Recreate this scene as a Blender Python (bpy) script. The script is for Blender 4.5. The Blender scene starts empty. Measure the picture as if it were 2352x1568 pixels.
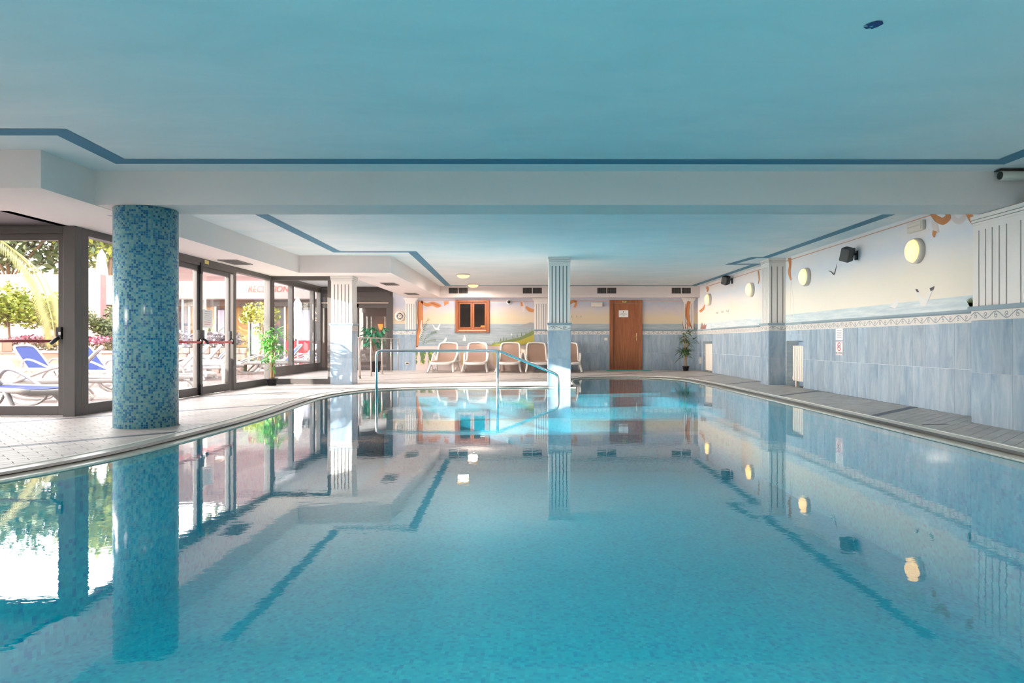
import bpy, bmesh, math, random
from mathutils import Vector, Matrix
random.seed(7)
sc = bpy.context.scene
COL = sc.collection
R = math.radians
F, CX, CY, H = 1568.0, 1215.0, 785.0, 0.87        # focal length / vanishing point measured on the photo, eye height

# ------------------------------------------------------------------ camera, sky, sun, exposure
cd = bpy.data.cameras.new('camera'); cam = bpy.data.objects.new('camera', cd); COL.objects.link(cam)
cam.location = (0, 0, H); cam.rotation_euler = (R(90), 0, 0)
cd.sensor_width = 36; cd.lens = 24; cd.clip_end = 300; cd.clip_start = 0.05
cd.shift_x = -(CX - 1176) / 2352; cd.shift_y = (CY - 784) / 2352
sc.camera = cam

SUN_DIR = Vector((1, 0.26, -0.275)).normalized()     # direction the sunlight travels
w = bpy.data.worlds.new('world'); sc.world = w; w.use_nodes = True
nt = w.node_tree; nt.nodes.clear()
out = nt.nodes.new('ShaderNodeOutputWorld'); bg = nt.nodes.new('ShaderNodeBackground'); sky = nt.nodes.new('ShaderNodeTexSky')
sky.sky_type = 'NISHITA'; sky.sun_disc = False; sky.sun_elevation = R(16); sky.sun_rotation = math.atan2(-SUN_DIR.x, -SUN_DIR.y)
sky.air_density = 1.0; sky.dust_density = 0.8; sky.ozone_density = 1.0
hs = nt.nodes.new('ShaderNodeHueSaturation'); hs.inputs['Saturation'].default_value = 0.2
nt.links.new(sky.outputs[0], hs.inputs['Color']); warm = nt.nodes.new('ShaderNodeMix'); warm.data_type = 'RGBA'; warm.blend_type = 'MULTIPLY'; warm.inputs[0].default_value = 1; warm.inputs[7].default_value = (1.0, 0.94, 0.91, 1)   # hazy warm sky
nt.links.new(hs.outputs[0], warm.inputs[6]); nt.links.new(warm.outputs[2], bg.inputs[0])
bg.inputs[1].default_value = 0.8
nt.links.new(bg.outputs[0], out.inputs[0])
sl = bpy.data.lights.new('sun', 'SUN'); so = bpy.data.objects.new('sun', sl); COL.objects.link(so)
sl.energy = 13.0; sl.angle = R(0.6); sl.color = (1.0, 0.93, 0.84)
so.rotation_euler = SUN_DIR.to_track_quat('-Z', 'Y').to_euler(); so.location = (-30, 0, 20)
vs = sc.view_settings
vs.view_transform = 'Standard'; vs.look = 'None'; vs.gamma = 1; vs.use_curve_mapping = False; vs.exposure = 1.85

# ------------------------------------------------------------------ materials
def mat(name, col=(0.8, 0.8, 0.8), rough=0.6, metal=0.0, emit=None, estr=0, spec=0.5, bump=None):
    m = bpy.data.materials.new(name); m.use_nodes = True
    b = m.node_tree.nodes['Principled BSDF']
    b.inputs['Base Color'].default_value = (*col, 1); b.inputs['Roughness'].default_value = rough
    b.inputs['Metallic'].default_value = metal; b.inputs['Specular IOR Level'].default_value = spec
    if emit:
        b.inputs['Emission Color'].default_value = (*emit, 1); b.inputs['Emission Strength'].default_value = estr
    if bump:
        N = m.node_tree.nodes; L = m.node_tree.links
        t = N.new('ShaderNodeTexCoord'); n = N.new('ShaderNodeTexNoise'); n.inputs['Scale'].default_value = bump[0]; n.inputs['Detail'].default_value = 4
        bp = N.new('ShaderNodeBump'); bp.inputs['Strength'].default_value = bump[1]; bp.inputs['Distance'].default_value = 0.01
        L.new(t.outputs['Object'], n.inputs['Vector']); L.new(n.outputs['Fac'], bp.inputs['Height']); L.new(bp.outputs[0], b.inputs['Normal'])
    return m

class NT:
    """small helper to write node graphs tersely"""
    def __init__(s, m): s.m = m; s.N = m.node_tree.nodes; s.L = m.node_tree.links; s.b = s.N['Principled BSDF']
    def n(s, t, **kw):
        o = s.N.new(t)
        for k, v in kw.items(): setattr(o, k, v)
        return o
    def put(s, sock, v):
        if isinstance(v, bpy.types.NodeSocket): s.L.new(v, sock)
        else: sock.default_value = v
    def math(s, op, a, b=None, c=None):
        o = s.n('ShaderNodeMath', operation=op)
        for i, v in enumerate((a, b, c)):
            if v is not None: s.put(o.inputs[i], v)
        return o.outputs[0]
    def noise(s, vec, scale, detail=3, rough=0.5, dist=0.0):
        o = s.n('ShaderNodeTexNoise'); s.put(o.inputs['Vector'], vec)
        o.inputs['Scale'].default_value = scale; o.inputs['Detail'].default_value = detail
        o.inputs['Roughness'].default_value = rough; o.inputs['Distortion'].default_value = dist
        return o.outputs['Fac']
    def ramp(s, fac, stops, interp='LINEAR'):
        o = s.n('ShaderNodeValToRGB'); s.put(o.inputs[0], fac); r = o.color_ramp; r.interpolation = interp
        while len(r.elements) < len(stops): r.elements.new(0.5)
        for e, (p, c) in zip(r.elements, stops): e.position = p; e.color = (*c, 1)
        return o.outputs[0]
    def mix(s, fac, a, b, blend='MIX'):
        o = s.n('ShaderNodeMix', data_type='RGBA', blend_type=blend)
        s.put(o.inputs[0], fac); s.put(o.inputs[6], a if isinstance(a, bpy.types.NodeSocket) else (*a, 1)); s.put(o.inputs[7], b if isinstance(b, bpy.types.NodeSocket) else (*b, 1))
        return o.outputs[2]
    def obj(s): return s.n('ShaderNodeTexCoord').outputs['Object']
    def xyz(s, v):
        o = s.n('ShaderNodeSeparateXYZ'); s.L.new(v, o.inputs[0]); return o.outputs
    def comb(s, x, y, z=0.0):
        o = s.n('ShaderNodeCombineXYZ')
        for i, v in enumerate((x, y, z)): s.put(o.inputs[i], v)
        return o.outputs[0]
    def mapping(s, v, scale=(1, 1, 1), loc=(0, 0, 0)):
        o = s.n('ShaderNodeMapping'); s.L.new(v, o.inputs[0]); o.inputs['Scale'].default_value = scale; s.put(o.inputs['Location'], loc); return o.outputs[0]
    def bump(s, h, strength, dist=0.01):
        o = s.n('ShaderNodeBump'); o.inputs['Strength'].default_value = strength; o.inputs['Distance'].default_value = dist
        s.L.new(h, o.inputs['Height']); s.L.new(o.outputs[0], s.b.inputs['Normal'])
    def color(s, v): s.put(s.b.inputs['Base Color'], v)
    def rough(s, v): s.put(s.b.inputs['Roughness'], v)

def glassy(name, tint, ior, rough=0.0, bump=None, power=5):
    """thin clear surface: mirror by Fresnel, else straight through with a tint (daylight passes it)"""
    m = bpy.data.materials.new(name); m.use_nodes = True; N = m.node_tree.nodes; L = m.node_tree.links; N.clear()
    o = N.new('ShaderNodeOutputMaterial'); mx = N.new('ShaderNodeMixShader'); fr = N.new('ShaderNodeLayerWeight')
    tr = N.new('ShaderNodeBsdfTransparent'); gl = N.new('ShaderNodeBsdfGlossy')
    fr.inputs['Blend'].default_value = 0.5; r0 = ((ior - 1) / (ior + 1)) ** 2      # Schlick: r0 + (1 - r0) * facing^5
    pw = N.new('ShaderNodeMath'); pw.operation = 'POWER'; pw.inputs[1].default_value = power; ma = N.new('ShaderNodeMath'); ma.operation = 'MULTIPLY_ADD'; ma.inputs[1].default_value = 1 - r0; ma.inputs[2].default_value = r0
    L.new(fr.outputs['Facing'], pw.inputs[0]); L.new(pw.outputs[0], ma.inputs[0]); tr.inputs[0].default_value = (*tint, 1); gl.inputs['Roughness'].default_value = rough
    gl.inputs['Color'].default_value = (1, 1, 1, 1)
    L.new(ma.outputs[0], mx.inputs[0]); L.new(tr.outputs[0], mx.inputs[1]); L.new(gl.outputs[0], mx.inputs[2]); L.new(mx.outputs[0], o.inputs[0])
    if bump:
        t = N.new('ShaderNodeTexCoord'); prev = None
        for sc_, st, di, stretch in bump:
            mp = N.new('ShaderNodeMapping'); mp.inputs['Scale'].default_value = stretch
            n = N.new('ShaderNodeTexNoise'); n.inputs['Scale'].default_value = sc_; n.inputs['Detail'].default_value = 2
            b = N.new('ShaderNodeBump'); b.inputs['Strength'].default_value = st; b.inputs['Distance'].default_value = di
            L.new(t.outputs['Object'], mp.inputs[0]); L.new(mp.outputs[0], n.inputs['Vector']); L.new(n.outputs['Fac'], b.inputs['Height'])
            if prev: L.new(prev, b.inputs['Normal'])
            prev = b.outputs[0]
        L.new(prev, gl.inputs['Normal']); L.new(prev, fr.inputs['Normal'])
    return m

M = {}
M['plaster'] = mat('white_plaster', (0.85, 0.765, 0.74), 0.85, bump=(60, 0.05))
m = mat('ceiling_paint', rough=0.9); g = NT(m); o = g.obj()
f = g.noise(g.mapping(o, (0.8, 1.6, 1)), 1.1, 5, 0.6, 0.6)
g.color(g.ramp(f, [(0.32, (0.74, 0.82, 0.84)), (0.5, (0.80, 0.85, 0.87)), (0.7, (0.86, 0.88, 0.885))]))
g.bump(g.noise(g.mapping(o, (3, 18, 1)), 4, 4), 0.06); M['ceiling'] = m
M['strip'] = mat('painted_blue_strip', (0.10, 0.26, 0.38), 0.8)

def mosaic(name, cyl, size, stops, grout, rough=0.25):
    m = mat(name, rough=rough); g = NT(m); o = g.obj(); X, Y, Z = g.xyz(o)
    if cyl:
        u = g.math('MULTIPLY', g.math('ARCTAN2', Y, X), 0.295); v = Z
    else: u, v = X, Y
    us = g.math('DIVIDE', u, size); vs_ = g.math('DIVIDE', v, size)
    ws = g.math('DIVIDE', Z, size) if not cyl else 0.0
    fl = [g.math('FLOOR', us), g.math('FLOOR', vs_)]
    wn = g.n('ShaderNodeTexWhiteNoise', noise_dimensions='3D')
    g.L.new(g.comb(fl[0], fl[1], g.math('FLOOR', ws) if not cyl else 3.0), wn.inputs['Vector'])
    col = g.ramp(wn.outputs['Value'], stops, 'CONSTANT')
    e = []
    for q in (us, vs_):
        fq = g.math('FRACT', q); e.append(g.math('LESS_THAN', g.math('ABSOLUTE', g.math('SUBTRACT', fq, 0.5)), 0.455))
    tile = g.math('MULTIPLY', e[0], e[1]) if cyl else 1.0
    g.color(g.mix(tile, grout, col) if cyl else col)
    if cyl: g.bump(tile, 0.35, 0.003)
    return m
M['mosaic_col'] = mosaic('mosaic_column_tiles', True, 0.0212,
    [(0, (0.15, 0.38, 0.43)), (0.28, (0.21, 0.44, 0.48)), (0.5, (0.10, 0.34, 0.42)), (0.62, (0.02, 0.19, 0.38)), (0.82, (0.012, 0.12, 0.28)), (0.93, (0.04, 0.26, 0.42))], (0.24, 0.38, 0.40), 0.18)
M['mosaic_pool'] = mosaic('mosaic_pool_tiles', False, 0.028,
    [(0, (0.012, 0.52, 0.64)), (0.35, (0.018, 0.56, 0.67)), (0.6, (0.01, 0.46, 0.61)), (0.82, (0.008, 0.36, 0.57)), (0.92, (0.03, 0.62, 0.71))], (0.3, 0.5, 0.55), 0.4)
M['water'] = glassy('pool_water_surface', (0.62, 0.93, 0.98), 1.33, 0.0,
    [(2.2, 0.06, 0.010, (1, 1.3, 1)), (11, 0.055, 0.004, (1, 1.6, 1)), (34, 0.035, 0.0015, (1, 1.5, 1))], 3.7)
M['glass'] = glassy('window_glass', (0.98, 0.985, 0.98), 1.5)

def tiled(name, c1, c2, rough, vein=None, rnd=0.12, bumps=0.0):
    m = mat(name, rough=rough); g = NT(m); o = g.obj()
    oi = g.n('ShaderNodeObjectInfo')
    off = g.comb(g.math('MULTIPLY', oi.outputs['Random'], 37.0), g.math('MULTIPLY', oi.outputs['Random'], 91.0), g.math('MULTIPLY', oi.outputs['Random'], 17.0))
    mp = g.mapping(o, vein or (1, 1, 1), off)
    f = g.noise(mp, 3.0, 6, 0.62, 0.8)
    c = g.ramp(f, [(0.32, c1), (0.68, c2)])
    k = g.math('ADD', 1.0 - rnd / 2, g.math('MULTIPLY', oi.outputs['Random'], rnd))
    g.color(g.mix(1.0, c, g.comb(k, k, k), 'MULTIPLY'))
    if bumps: g.bump(g.noise(mp, 9, 4), bumps)
    return m
M['marble'] = tiled('blue_marble_tile', (0.25, 0.35, 0.46), (0.44, 0.51, 0.58), 0.12, (0.75, 2.0, 0.6))
M['grout'] = mat('tile_grout', (0.42, 0.45, 0.48), 0.9)
M['deck'] = tiled('deck_tile', (0.52, 0.46, 0.435), (0.62, 0.555, 0.525), 0.42, (6, 6, 6), 0.16)
M['deckdark'] = mat('dark_deck_tile', (0.13, 0.14, 0.17), 0.5)
M['deckgrout'] = mat('deck_grout', (0.28, 0.25, 0.24), 0.9)
m = mat('coping_stone', rough=0.3); g = NT(m); o = g.obj()
g.color(g.ramp(g.noise(g.mapping(o, (1.2, 9, 1)), 2.2, 5, 0.6, 0.4), [(0.3, (0.50, 0.47, 0.42)), (0.6, (0.64, 0.60, 0.54)), (0.8, (0.72, 0.68, 0.62))])); M['coping'] = m
M['white'] = mat('white_trim', (0.80, 0.79, 0.76), 0.5)
M['shaft'] = mat('cream_fluted_plaster', (0.80, 0.76, 0.73), 0.6)
M['groove'] = mat('grey_groove', (0.30, 0.29, 0.31), 0.8)  # flute bottoms, a darker grey than the raised fillets
M['cornice'] = mat('blue_grey_cornice', (0.27, 0.36, 0.42), 0.35)
M['frieze'] = mat('frieze_tile_cream', (0.76, 0.72, 0.68), 0.25)
M['scroll'] = mat('frieze_scroll_grey', (0.27, 0.30, 0.34), 0.4)
M['frame'] = mat('bronze_aluminium_frame', (0.085, 0.076, 0.073), 0.42, 0.0)
M['frame_dark'] = mat('dark_header_panel', (0.075, 0.062, 0.058), 0.5)
M['black'] = mat('black_plastic', (0.012, 0.012, 0.014), 0.4)
M['redbar'] = mat('red_push_bar', (0.50, 0.09, 0.09), 0.35)
M['chrome'] = mat('polished_steel', (0.72, 0.74, 0.76), 0.14, 1.0)
M['steel'] = mat('brushed_steel', (0.62, 0.55, 0.50), 0.3, 0.9)
m = mat('walnut_wood', rough=0.42); g = NT(m); o = g.obj()
g.color(g.ramp(g.noise(g.mapping(o, (14, 14, 0.7)), 3.0, 5, 0.6, 0.5), [(0.3, (0.24, 0.075, 0.028)), (0.6, (0.36, 0.125, 0.05)), (0.8, (0.43, 0.17, 0.075))])); M['wood'] = m
M['brass'] = mat('brass', (0.75, 0.50, 0.25), 0.3, 1.0)
M['lounger'] = mat('white_resin', (0.76, 0.73, 0.70), 0.4)
M['resin_out'] = mat('darkened_white_resin', (0.42, 0.40, 0.39), 0.5)  # white resin set darker outdoors so bright daylight does not burn it out
M['taupe'] = mat('taupe_mesh_fabric', (0.36, 0.24, 0.19), 0.9, bump=(300, 0.2))
M['blue_fab'] = mat('blue_mesh_fabric', (0.05, 0.075, 0.25), 0.9, bump=(300, 0.2))
M['lamp'] = mat('glowing_opal_glass', (0.9, 0.75, 0.45), 0.4, emit=(1.0, 0.55, 0.16), estr=0.55)
M['lamp_rim'] = mat('lamp_rim', (0.72, 0.66, 0.58), 0.4)
M['radiator'] = mat('radiator_enamel', (0.76, 0.70, 0.63), 0.35)
M['paper'] = mat('white_paper', (0.85, 0.84, 0.83), 0.7)
M['ink'] = mat('grey_print', (0.35, 0.33, 0.36), 0.7)
M['redink'] = mat('red_print', (0.60, 0.05, 0.08), 0.6)
M['blackink'] = mat('black_print', (0.04, 0.04, 0.05), 0.6)
M['green'] = mat('exit_green', (0.06, 0.38, 0.12), 0.5)
M['yellow'] = mat('exit_yellow', (0.72, 0.60, 0.16), 0.5)
M['vent_dark'] = mat('vent_shadow', (0.03, 0.028, 0.027), 0.8)
M['vent_slat'] = mat('vent_slat', (0.28, 0.25, 0.24), 0.5, 0.3)
M['pot'] = mat('black_pot', (0.02, 0.02, 0.022), 0.4)
M['soil'] = mat('soil', (0.05, 0.035, 0.025), 1.0)
M['cane'] = mat('bamboo_cane', (0.40, 0.26, 0.13), 0.5)
M['plate'] = mat('beige_wall_plate', (0.72, 0.64, 0.54), 0.4)
M['mat'] = mat('turquoise_mat', (0.12, 0.42, 0.44), 1.0, bump=(150, 0.5))
def leafmat(n, c1, c2, transl=0.25):
    m = mat(n, rough=0.45); g = NT(m); oi = g.n('ShaderNodeObjectInfo')
    geo = g.n('ShaderNodeNewGeometry'); r = g.math('FRACT', g.math('ADD', oi.outputs['Random'], geo.outputs['Random Per Island']))
    g.color(g.ramp(r, [(0.0, c1), (1.0, c2)]))
    g.b.inputs['Transmission Weight'].default_value = 0.0
    g.b.inputs['Subsurface Weight'].default_value = 0.0
    return m
M['leaf_bright'] = leafmat('bamboo_leaf', (0.05, 0.30, 0.05), (0.22, 0.52, 0.12))
M['leaf_dark'] = leafmat('dark_bamboo_leaf', (0.03, 0.11, 0.025), (0.10, 0.20, 0.05))
M['leaf_ficus'] = leafmat('ficus_leaf', (0.012, 0.12, 0.055), (0.03, 0.26, 0.13))
M['leaf_lemon'] = leafmat('lemon_tree_leaf', (0.13, 0.18, 0.015), (0.33, 0.34, 0.035))
M['leaf_tree'] = leafmat('tree_leaf', (0.045, 0.075, 0.02), (0.13, 0.155, 0.05))
M['leaf_citrus'] = leafmat('citrus_leaf', (0.03, 0.09, 0.03), (0.09, 0.17, 0.06))
M['palm'] = leafmat('palm_leaflet', (0.20, 0.165, 0.03), (0.29, 0.23, 0.055))
M['yucca'] = leafmat('spiky_leaf', (0.10, 0.16, 0.07), (0.22, 0.27, 0.13))
M['hedge'] = leafmat('purple_hedge_leaf', (0.13, 0.10, 0.12), (0.30, 0.24, 0.25))
M['flower'] = leafmat('flower_petals', (0.28, 0.035, 0.06), (0.36, 0.18, 0.24))
M['flower_leaf'] = leafmat('flowerbed_leaf', (0.12, 0.09, 0.03), (0.20, 0.18, 0.07))
M['bark'] = mat('bark', (0.20, 0.12, 0.07), 0.9, bump=(40, 0.6))

# ------------------------------------------------------------------ mesh helpers
class MB:
    def __init__(s): s.v = []; s.f = []; s.mi = []; s.sm = []
    def face(s, idx, mi=0, sm=False): s.f.append(idx); s.mi.append(mi); s.sm.append(sm)
    def box(s, x0, x1, y0, y1, z0, z1, mi=0, bevel=0):
        if bevel:
            return s.bbox(x0, x1, y0, y1, z0, z1, bevel, mi)
        b = len(s.v)
        s.v += [(x, y, z) for z in (z0, z1) for y in (y0, y1) for x in (x0, x1)]
        for q in ((0, 2, 3, 1), (4, 5, 7, 6), (0, 1, 5, 4), (2, 6, 7, 3), (0, 4, 6, 2), (1, 3, 7, 5)): s.face([b + i for i in q], mi)
        return s
    def bbox(s, x0, x1, y0, y1, z0, z1, e, mi=0):
        bm = bmesh.new(); bmesh.ops.create_cube(bm, size=1)
        for v in bm.verts: v.co = Vector(((x0 + x1) / 2 + v.co.x * (x1 - x0), (y0 + y1) / 2 + v.co.y * (y1 - y0), (z0 + z1) / 2 + v.co.z * (z1 - z0)))
        bmesh.ops.bevel(bm, geom=bm.edges[:], offset=e, segments=2, affect='EDGES', profile=0.6)
        s.bm(bm, mi); return s
    def bm(s, bm, mi=0, sm=False):
        b = len(s.v); bm.verts.index_update()
        s.v += [tuple(v.co) for v in bm.verts]
        for f in bm.faces: s.face([b + v.index for v in f.verts], mi, sm)
        bm.free()
    def prism(s, poly, z0, z1, mi=0):
        b = len(s.v); n = len(poly)
        s.v += [(x, y, z0) for x, y in poly] + [(x, y, z1) for x, y in poly]
        s.face([b + i for i in reversed(range(n))], mi); s.face([b + n + i for i in range(n)], mi)
        for i in range(n): s.face([b + i, b + (i + 1) % n, b + n + (i + 1) % n, b + n + i], mi)
        return s
    def poly(s, pts, mi=0): b = len(s.v); s.v += [tuple(p) for p in pts]; s.face(list(range(b, b + len(pts))), mi); return s
    def tube(s, path, r, n=8, mi=0, flat=1.0, closed=False, cap=True, sm=True, up=(0, 0, 1)):
        P = [Vector(p) for p in path]; m = len(P); b = len(s.v); prevN = None
        for i, p in enumerate(P):
            if closed: t = P[(i + 1) % m] - P[i - 1]
            else: t = P[min(i + 1, m - 1)] - P[max(i - 1, 0)]
            t.normalize()
            if prevN is None:
                u = Vector(up)
                if abs(t.dot(u)) > 0.95: u = Vector((1, 0, 0))
                nn = (u - t * u.dot(t)).normalized()
            else:
                nn = prevN - t * prevN.dot(t)
                nn = nn.normalized() if nn.length > 1e-6 else Vector((1, 0, 0))
            prevN = nn; bb = t.cross(nn)
            rr = r[i] if isinstance(r, (list, tuple)) else r
            for k in range(n):
                a = 2 * math.pi * k / n + math.pi / n
                s.v.append(tuple(p + nn * (math.cos(a) * rr * flat) + bb * (math.sin(a) * rr)))
        for i in range(m if closed else m - 1):
            j = (i + 1) % m
            for k in range(n): s.face([b + i * n + k, b + i * n + (k + 1) % n, b + j * n + (k + 1) % n, b + j * n + k], mi, sm)
        if cap and not closed:
            s.face([b + k for k in reversed(range(n))], mi); s.face([b + (m - 1) * n + k for k in range(n)], mi)
        return s
    def lathe(s, prof, n=24, c=(0, 0, 0), axis='z', mi=0, sm=True):
        """prof: list of (radius, height) along the axis"""
        b = len(s.v); m = len(prof)
        for rad, h in prof:
            for k in range(n):
                a = 2 * math.pi * k / n; x, y = rad * math.cos(a), rad * math.sin(a)
                p = {'z': (x, y, h), 'y': (x, h, y), 'x': (h, x, y)}[axis]
                s.v.append((c[0] + p[0], c[1] + p[1], c[2] + p[2]))
        for i in range(m - 1):
            for k in range(n): s.face([b + i * n + k, b + i * n + (k + 1) % n, b + (i + 1) * n + (k + 1) % n, b + (i + 1) * n + k], mi, sm)
        if prof[0][0] > 1e-5: s.face([b + k for k in reversed(range(n))], mi)
        if prof[-1][0] > 1e-5: s.face([b + (m - 1) * n + k for k in range(n)], mi)
        return s
    def build(s, name, mats, parent=None, loc=(0, 0, 0), rot=(0, 0, 0)):
        me = bpy.data.meshes.new(name); me.from_pydata(s.v, [], s.f)
        if not isinstance(mats, (list, tuple)): mats = [mats]
        for q in mats: me.materials.append(M[q] if isinstance(q, str) else q)
        me.polygons.foreach_set('material_index', s.mi); me.polygons.foreach_set('use_smooth', s.sm)
        me.validate(); me.update()
        return link(name, me, parent, loc, rot)

def link(name, me, parent=None, loc=(0, 0, 0), rot=(0, 0, 0), scale=None):
    o = bpy.data.objects.new(name, me); COL.objects.link(o)
    o.parent = parent; o.location = loc; o.rotation_euler = rot
    if scale: o.scale = scale
    return o
def tag(o, label=None, cat=None, group=None, kind=None):
    if label: o['label'] = label
    if cat: o['category'] = cat
    if group: o['group'] = group
    if kind: o['kind'] = kind
    return o
def thing(name, label, cat, loc=(0, 0, 0), rotz=0, group=None):
    o = bpy.data.objects.new(name, None); COL.objects.link(o); o.location = loc; o.rotation_euler = (0, 0, rotz)
    o.empty_display_size = 0.1
    return tag(o, label, cat, group)
def struct(o, label=None): o['kind'] = 'structure'; return tag(o, label)
def copy_tree(o, parent=None):
    c = o.copy(); COL.objects.link(c); c.parent = parent
    for ch in [x for x in bpy.data.objects if x.parent == o]: copy_tree(ch, c)
    return c
def spline(pts, k=6, closed=False):
    P = [Vector(p) for p in pts]; n = len(P); res = []
    for i in range(n if closed else n - 1):
        p0, p1, p2, p3 = (P[(i - 1) % n], P[i], P[(i + 1) % n], P[(i + 2) % n]) if closed else (P[max(i - 1, 0)], P[i], P[i + 1], P[min(i + 2, n - 1)])
        for j in range(k):
            t = j / k
            res.append(0.5 * ((2 * p1) + (p2 - p0) * t + (2 * p0 - 5 * p1 + 4 * p2 - p3) * t * t + (3 * p1 - p0 - 3 * p2 + p3) * t ** 3))
    if not closed: res.append(P[-1])
    return res
def inside(poly, x, y):
    c = False; n = len(poly); j = n - 1
    for i in range(n):
        xi, yi = poly[i]; xj, yj = poly[j]
        if (yi > y) != (yj > y) and x < (xj - xi) * (y - yi) / (yj - yi) + xi: c = not c
        j = i
    return c
def text_mesh(txt, size, extrude, m, font_shear=0.0):
    cu = bpy.data.curves.new('lettering', 'FONT'); cu.body = txt; cu.size = size; cu.extrude = extrude; cu.align_x = 'CENTER'; cu.align_y = 'CENTER'; cu.shear = font_shear
    t = bpy.data.objects.new('lettering', cu); COL.objects.link(t)
    bpy.context.view_layer.update()
    me = bpy.data.meshes.new_from_object(t.evaluated_get(bpy.context.evaluated_depsgraph_get()))
    bpy.data.objects.remove(t); me.materials.clear(); me.materials.append(M[m]); return me

# ------------------------------------------------------------------ room plan
XR, YB = 5.12, 20.7                    # right wall plane, back wall plane
ZC, ZS = 2.54, 2.21                    # ceiling, soffit
YW = 7.91                              # glass front facing the camera on the left
XG = -5.28                             # long glass wall
FLOOR = [(-8, -4), (XR, -4), (XR, YB), (-6.35, YB), (-6.35, 16.8), (-5.29, 13.9), (XG, YW), (-8, YW)]
POOL_CTRL = [(-4.6, -2.4), (-4.6, 1.2), (-4.2, 2.6), (-3.62, 3.9), (-3.25, 4.9), (-3.1, 6.0), (-3.08, 8.0), (-3.22, 9.8), (-3.25, 11.2), (-2.95, 12.4), (-2.3, 13.05), (-1.4, 13.35)]
POOL = [(p.x, p.y) for p in spline([(x, y, 0) for x, y in POOL_CTRL], 5)]
POOL += [(0.0, 13.4), (0.92, 13.4), (0.97, 14.0)]
POOL += [(p.x, p.y) for p in spline([(0.98, 15.2, 0), (1.1, 16.2, 0), (1.55, 16.85, 0), (2.3, 17.02, 0), (3.0, 16.85, 0), (3.45, 16.3, 0), (3.62, 15.3, 0), (3.7, 13.6, 0)], 5)]
POOL += [(3.72, 10.0), (3.72, 6.0), (3.7, -2.4)]
# resample to get even short edges
def resample(poly, step):
    res = []
    for i in range(len(poly)):
        a, b = Vector(poly[i]), Vector(poly[(i + 1) % len(poly)]); d = (b - a).length; n = max(1, round(d / step))
        for j in range(n): q = a.lerp(b, j / n); res.append((q.x, q.y))
    return res
POOL = resample(POOL, 0.35)
def offset(poly, d):                    # outward offset of a clockwise-or-not closed polygon
    n = len(poly); area = sum(poly[i][0] * poly[(i + 1) % n][1] - poly[(i + 1) % n][0] * poly[i][1] for i in range(n))
    sg = 1 if area > 0 else -1; res = []
    for i in range(n):
        a, b, c = Vector(poly[i - 1]), Vector(poly[i]), Vector(poly[(i + 1) % n])
        n1 = Vector(((b - a).y, -(b - a).x)).normalized() * sg; n2 = Vector(((c - b).y, -(c - b).x)).normalized() * sg
        q = n1 + n2
        q = q.normalized() if q.length > 1e-4 else n1
        k = d / max(0.45, q.dot(n1)); res.append((b.x + q.x * k, b.y + q.y * k))
    return res
COP = offset(POOL, 0.24); COP2 = offset(POOL, 0.262); HOLE = offset(POOL, 0.06)

# floor slab with the pool cut out
bm = bmesh.new(); eds = []
for lp in (FLOOR, HOLE):
    vv = [bm.verts.new((x, y, 0)) for x, y in lp]
    for i in range(len(vv)): eds.append(bm.edges.new((vv[i], vv[(i + 1) % len(vv)])))
bmesh.ops.triangle_fill(bm, use_beauty=True, edges=eds)
for f in bm.faces:
    if f.normal.z < 0: f.normal_flip()
q = MB(); q.bm(bm); floor = struct(q.build('floor', 'deckgrout'), 'pale tiled pool deck laid diagonally around the pool')

# deck tiles at 45 degrees in running bond, every twentieth course dark
TW, TL, GAP = 0.105, 0.21, 0.006
ROOMIN = FLOOR
cand = []
S2 = math.sqrt(0.5)
for j in range(-60, 180):
    qc = (j + 0.5) * TW
    for i in range(-70, 130):
        pc = (i + (0.5 if j % 2 else 0.0)) * TL
        x = (pc - qc) * S2; y = (pc + qc) * S2     # p along (1,1), q along (-1,1)
        if y < 0.6 or y > YB or x < -8 or x > XR: continue
        if y > 17.6 and x < -4.2 and y > YB: continue
        if not inside(ROOMIN, x, y): continue
        if inside(POOL, x, y): continue
        cand.append((1.0 / y ** 3 if -0.79 < x / y < 0.74 else 0.0, x, y, j))
cand.sort(reverse=True)
tb = MB().box(-TL / 2 + GAP / 2, TL / 2 - GAP / 2, -TW / 2 + GAP / 2, TW / 2 - GAP / 2, 0.0, 0.011)
me_tile = bpy.data.meshes.new('deck_tile'); me_tile.from_pydata(tb.v, [], tb.f); me_tile.materials.append(M['deck'])
me_tiled = me_tile.copy(); me_tiled.materials[0] = M['deckdark']
rest = MB(); restd = MB()
EDG = [(Vector(COP2[i]), Vector(COP2[(i + 1) % len(COP2)])) for i in range(len(COP2))]
SGN = 1 if sum(COP2[i][0] * COP2[(i + 1) % len(COP2)][1] - COP2[(i + 1) % len(COP2)][0] * COP2[i][1] for i in range(len(COP2))) > 0 else -1
def clip_tile(pts, c):                  # cut a tile along the nearest edge of the coping
    c = Vector(c); best = None
    for a, b in EDG:
        t_ = max(0, min(1, (c - a).dot(b - a) / (b - a).length_squared)); d = (a + (b - a) * t_ - c).length
        if best is None or d < best[0]: best = (d, a, b)
    a, b = best[1], best[2]; nrm = Vector(((b - a).y, -(b - a).x)) * SGN
    res = []; n = len(pts)
    for i in range(n):
        p, q = Vector(pts[i]), Vector(pts[(i + 1) % n]); dp, dq = (p - a).dot(nrm), (q - a).dot(nrm)
        if dp >= 0: res.append(p)
        if dp * dq < 0: res.append(p.lerp(q, dp / (dp - dq)))
    return res
nobj = 0
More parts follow.
